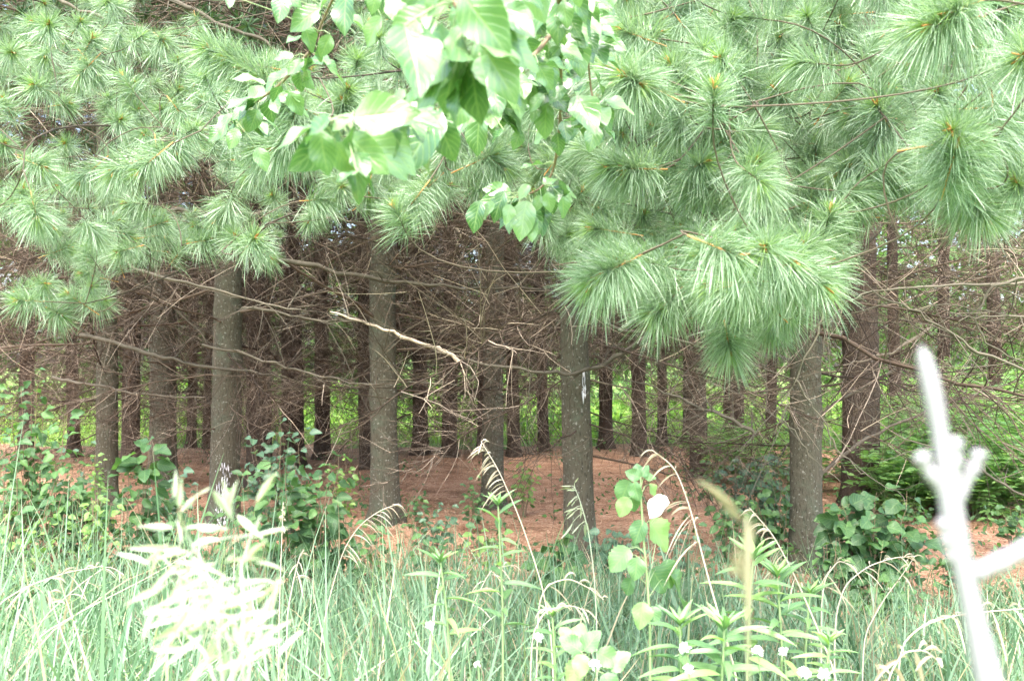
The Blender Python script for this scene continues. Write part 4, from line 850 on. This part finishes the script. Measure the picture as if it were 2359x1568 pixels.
# thick pale stalk at lower right
def pale_stalk():
    d = .31; f0 = at(2300, 1700, d); foot = np.array([f0[0] + .01, f0[1], float(gz(f0[0], f0[1]))])
    o = thing('pale_stalk', 'thick white out of focus dead stalk at the right, close to the camera', 'plant stalk', foot)
    def t(pts, w0, w1, bulge=()):
        P = np.array([at(x, y, d) for x, y in pts]); tt = np.linspace(0, 1, len(P)); s = np.linspace(0, 1, 24); Q = np.stack([np.interp(s, tt, P[:, k]) for k in range(3)], -1)
        for _ in range(2): Q[1:-1] = .5 * Q[1:-1] + .25 * (Q[:-2] + Q[2:])
        w = np.linspace(w0, w1, 24) * (1 + .12 * np.sin(s * 17)); w[-1] *= .03; w[-2] *= .82; w[-3] *= .95
        return Q - foot, w * .9 / 2 / FPX * d
    a = MB(); q, w = t([(2310, 1720), (2275, 1560), (2245, 1430), (2215, 1300), (2195, 1200), (2180, 1100), (2165, 1000), (2150, 920), (2135, 850), (2120, 795)], 66, 38); q = np.vstack([[0, 0, 0], q]); a.tube(q, np.append(w[0], w), 12, .5); a.build('stem', M['pale_stalk'], o)
    for pts, w0, w1 in [([(2190, 1180), (2160, 1115), (2130, 1070), (2118, 1040)], 26, 42), ([(2195, 1110), (2198, 1060), (2196, 1005)], 34, 44), ([(2205, 1160), (2230, 1100), (2250, 1060), (2256, 1035)], 22, 42), ([(2195, 1290), (2180, 1240), (2170, 1190)], 30, 36), ([(2240, 1320), (2280, 1305), (2330, 1280), (2400, 1250)], 46, 50)]:
        a = MB(); a.tube(*t(pts, w0, w1), 10, .5); a.build('side_shoot', M['pale_stalk'], o)
pale_stalk()
def near_stalks():
    d = .42; f0 = at(1725, 1600, d); foot = np.array([f0[0], f0[1], float(gz(f0[0], f0[1]))])
    o = thing('flowering_grass', 'single yellowish out of focus grass stem at lower right centre', 'grass head', foot)
    a = MB(); P = np.array([at(x, y, d) for x, y in [(1725, 1600), (1722, 1450), (1722, 1330), (1722, 1240), (1718, 1190)]]); a.tube(np.vstack([foot, P]) - foot, [.0005, .0005, .0007, .0017, .0016, .0008], 6, .6); a.build('stem', M['tan'], o)
    B = []; Y = []; N = []; L = []
    for bx, by, tx, ty in [(1700, 1180, 1612, 1105), (1708, 1200, 1640, 1130), (1720, 1300, 1718, 1200), (1715, 1320, 1690, 1240), (1710, 1330, 1665, 1300), (1722, 1280, 1735, 1200), (1715, 1340, 1680, 1270)]:
        b = at(bx, by, d); e = at(tx, ty, d)
        for m_ in range(2): B.append(b - foot); Y.append(e - b); N.append(rng.normal(size=3) + np.array([0, -1, .5])); L.append(np.linalg.norm(e - b) * 1.05)
    h = MB(); h.leaves(np.array(B), np.array(Y), np.array(N), np.array(L), rng.random(len(B)), T_SPIKE); h.build('spikelets', M['tan'], o)
near_stalks()

# ------------------------------------------------------------------ broadleaf branch hanging in at the top
def broadleaf():
    tp = np.array([2.6, -1.2, float(gz(2.6, -1.2))])
    o = thing('broadleaf_tree', 'broadleaf tree branch with bright leaves hanging in at top centre', 'tree', tp)
    mb = trunk_mb(.11, 3.6, 77, False); mb.build('trunk', M['bark_pale'], o)
    T = {'main': [(1330, -420, 1.1), (1310, -200, 1.35), (1290, -60, 1.55), (1285, 60, 1.75), (1292, 180, 1.9), (1290, 290, 2.0), (1275, 400, 2.1), (1240, 440, 2.1), (1190, 455, 2.1)],
         'near': [(1310, -200, 1.35), (1200, -120, 1.15), (1090, -30, 1.0), (1040, 0, .95), (1070, 40, .95), (1092, 90, .97), (1104, 140, 1.0)],
         'left': [(1285, 60, 1.75), (1230, 130, 1.6), (1130, 190, 1.45), (1040, 215, 1.3), (950, 225, 1.2), (870, 255, 1.12), (800, 268, 1.06), (745, 285, 1.0)],
         'upper': [(1310, -200, 1.35), (1100, -160, 1.5), (900, -90, 1.6), (780, -30, 1.7), (742, 50, 1.8), (715, 120, 1.85)],
         'mid': [(1285, 60, 1.75), (1220, 130, 1.85), (1170, 190, 1.9), (1120, 250, 1.9)], 'far': [(715, 120, 1.85), (640, 200, 2.2), (570, 250, 2.4), (540, 275, 2.4)],
         'right': [(1290, -60, 1.55), (1330, 20, 1.9), (1350, 90, 2.0), (1360, 200, 2.05), (1375, 280, 2.05)]}
    wood = MB(); pts = []
    limbp = np.array([tp + [0, 0, 3.0], [2.3, -.5, 3.4], [1.5, .3, 3.3], at(1330, -420, 1.1)]) - tp
    s = np.linspace(0, 1, 14); wood.tube(np.stack([np.interp(s, np.linspace(0, 1, 4), limbp[:, k]) for k in range(3)], -1), np.linspace(.05, .008, 14), 8, .4)
    for k, pl in T.items():
        P = np.array([at(*q) for q in pl]); t = np.linspace(0, 1, len(P)); s = np.linspace(0, 1, 30); Q = np.stack([np.interp(s, t, P[:, i]) for i in range(3)], -1)
        Q[1:-1] = .5 * Q[1:-1] + .25 * (Q[:-2] + Q[2:]); wood.tube(Q - tp, np.linspace(.0042 if k != 'main' else .006, .0016, 30), 6, .5); pts.append(Q)
    pts = np.concatenate(pts); ppx = np.array([pix(q) for q in pts])
    LV = [(650,-10,640,55),(800,-20,782,88),(738,18,655,74),(878,38,830,115),(905,-12,945,82),(930,60,985,215),(962,40,1020,130),(1057,60,1022,140),(1062,-15,1190,142),(1100,98,1222,125),(1105,132,1113,178),(760,280,680,322),(738,300,752,418),(812,266,756,300),(872,250,886,398),(812,292,800,355),(930,205,896,290),(962,205,925,268),(1018,205,980,262),(1053,232,1026,278),(1008,268,1050,388),(1018,258,903,410),(820,352,846,404),(822,398,764,414),(938,285,924,352),
     (1137,195,1150,272),(1120,260,1150,332),(1106,264,1090,372),(1180,208,1206,275),(1106,462,1082,545),(1162,440,1126,520),(1214,462,1192,562),(1309,28,1358,97),(1316,78,1348,184),(1214,128,1296,162),(1276,40,1330,68),(1218,26,1258,86),(1183,66,1212,142),(1326,220,1378,306),(1270,222,1332,262),(1372,288,1356,354),(1284,306,1288,366),(1260,238,1248,332),(1253,216,1212,260),(1240,245,1222,282),(1335,298,1300,325),(1260,442,1270,496),(1218,425,1192,460),(1246,450,1230,492),(1295,452,1303,512),(1232,498,1218,562),(1140,470,1100,505),(1175,470,1165,520),(1290,415,1305,450),(1250,425,1290,405),(1379,0,1422,34),(1335,-20,1372,25),(1200,-25,1262,22),(1420,-20,1380,40),
     (530,262,498,322),(548,295,524,348),(590,340,620,400),(700,140,655,172),(730,110,745,150),(640,-30,700,20),(530,-10,528,18),(1150,150,1110,215),(1240,150,1280,215),(1160,20,1235,40),(1010,-20,975,45),(1290,110,1246,150),(1300,200,1262,235),(1200,300,1180,350),(1230,330,1262,300),(1160,300,1120,330),(870,-20,850,40),(930,-30,985,20),(700,60,730,130),(760,80,735,140)]
    B = []; Y = []; N = []; L = []
    def leaf(b, e, q, nn):
        m_ = .5 * (q + b) + UP * .004; wood.tube(np.array([q, m_, b]) - tp, [.0011, .0009, .0008], 4, .9, 1)
        B.append(b - tp); Y.append(e - b); N.append(nn); L.append(np.linalg.norm(e - b))
    for bx, by, tx, ty in LV:
        k = np.hypot(ppx[:, 0] - bx, ppx[:, 1] - by).argmin(); d = pts[k][1]
        d -= .04 + .06 * rng.random()
        leaf(at(bx, by, d), at(bx + .9 * (tx - bx), by + .9 * (ty - by), d + .02 * rng.normal()), pts[k], np.array([.25 * rng.normal(), -1.0, .35 + .45 * rng.random()]) + rng.normal(size=3) * .25)
    for i in range(230):
        k = rng.integers(len(pts)); q = pts[k]
        if ppx[k, 1] < -150: continue
        dr = nrm(rng.normal(size=3) * np.array([.8, .5, .35]) + np.array([0, 0, -.55])); b = q + dr * .025
        leaf(b, b + dr * (.04 + .035 * rng.random()), q, np.array([0, -.7, .7]) + rng.normal(size=3) * .4)
    w = wood.build('branch', [M['twig'], M['stem']], o)
    h = MB(); h.leaves(np.array(B), np.array(Y), np.array(N), np.array(L), rng.random(len(B)), T_APPLE); h.build('leaves', M['apple'], w)
broadleaf()

dups = {k: v for k, v in LABELS.items() if len(v) > 1}
if dups: print('DUPLICATE LABELS', dups)
long = [k for k in LABELS if not 4 <= len(k.split()) <= 16]
if long: print('LABEL LENGTH', long)
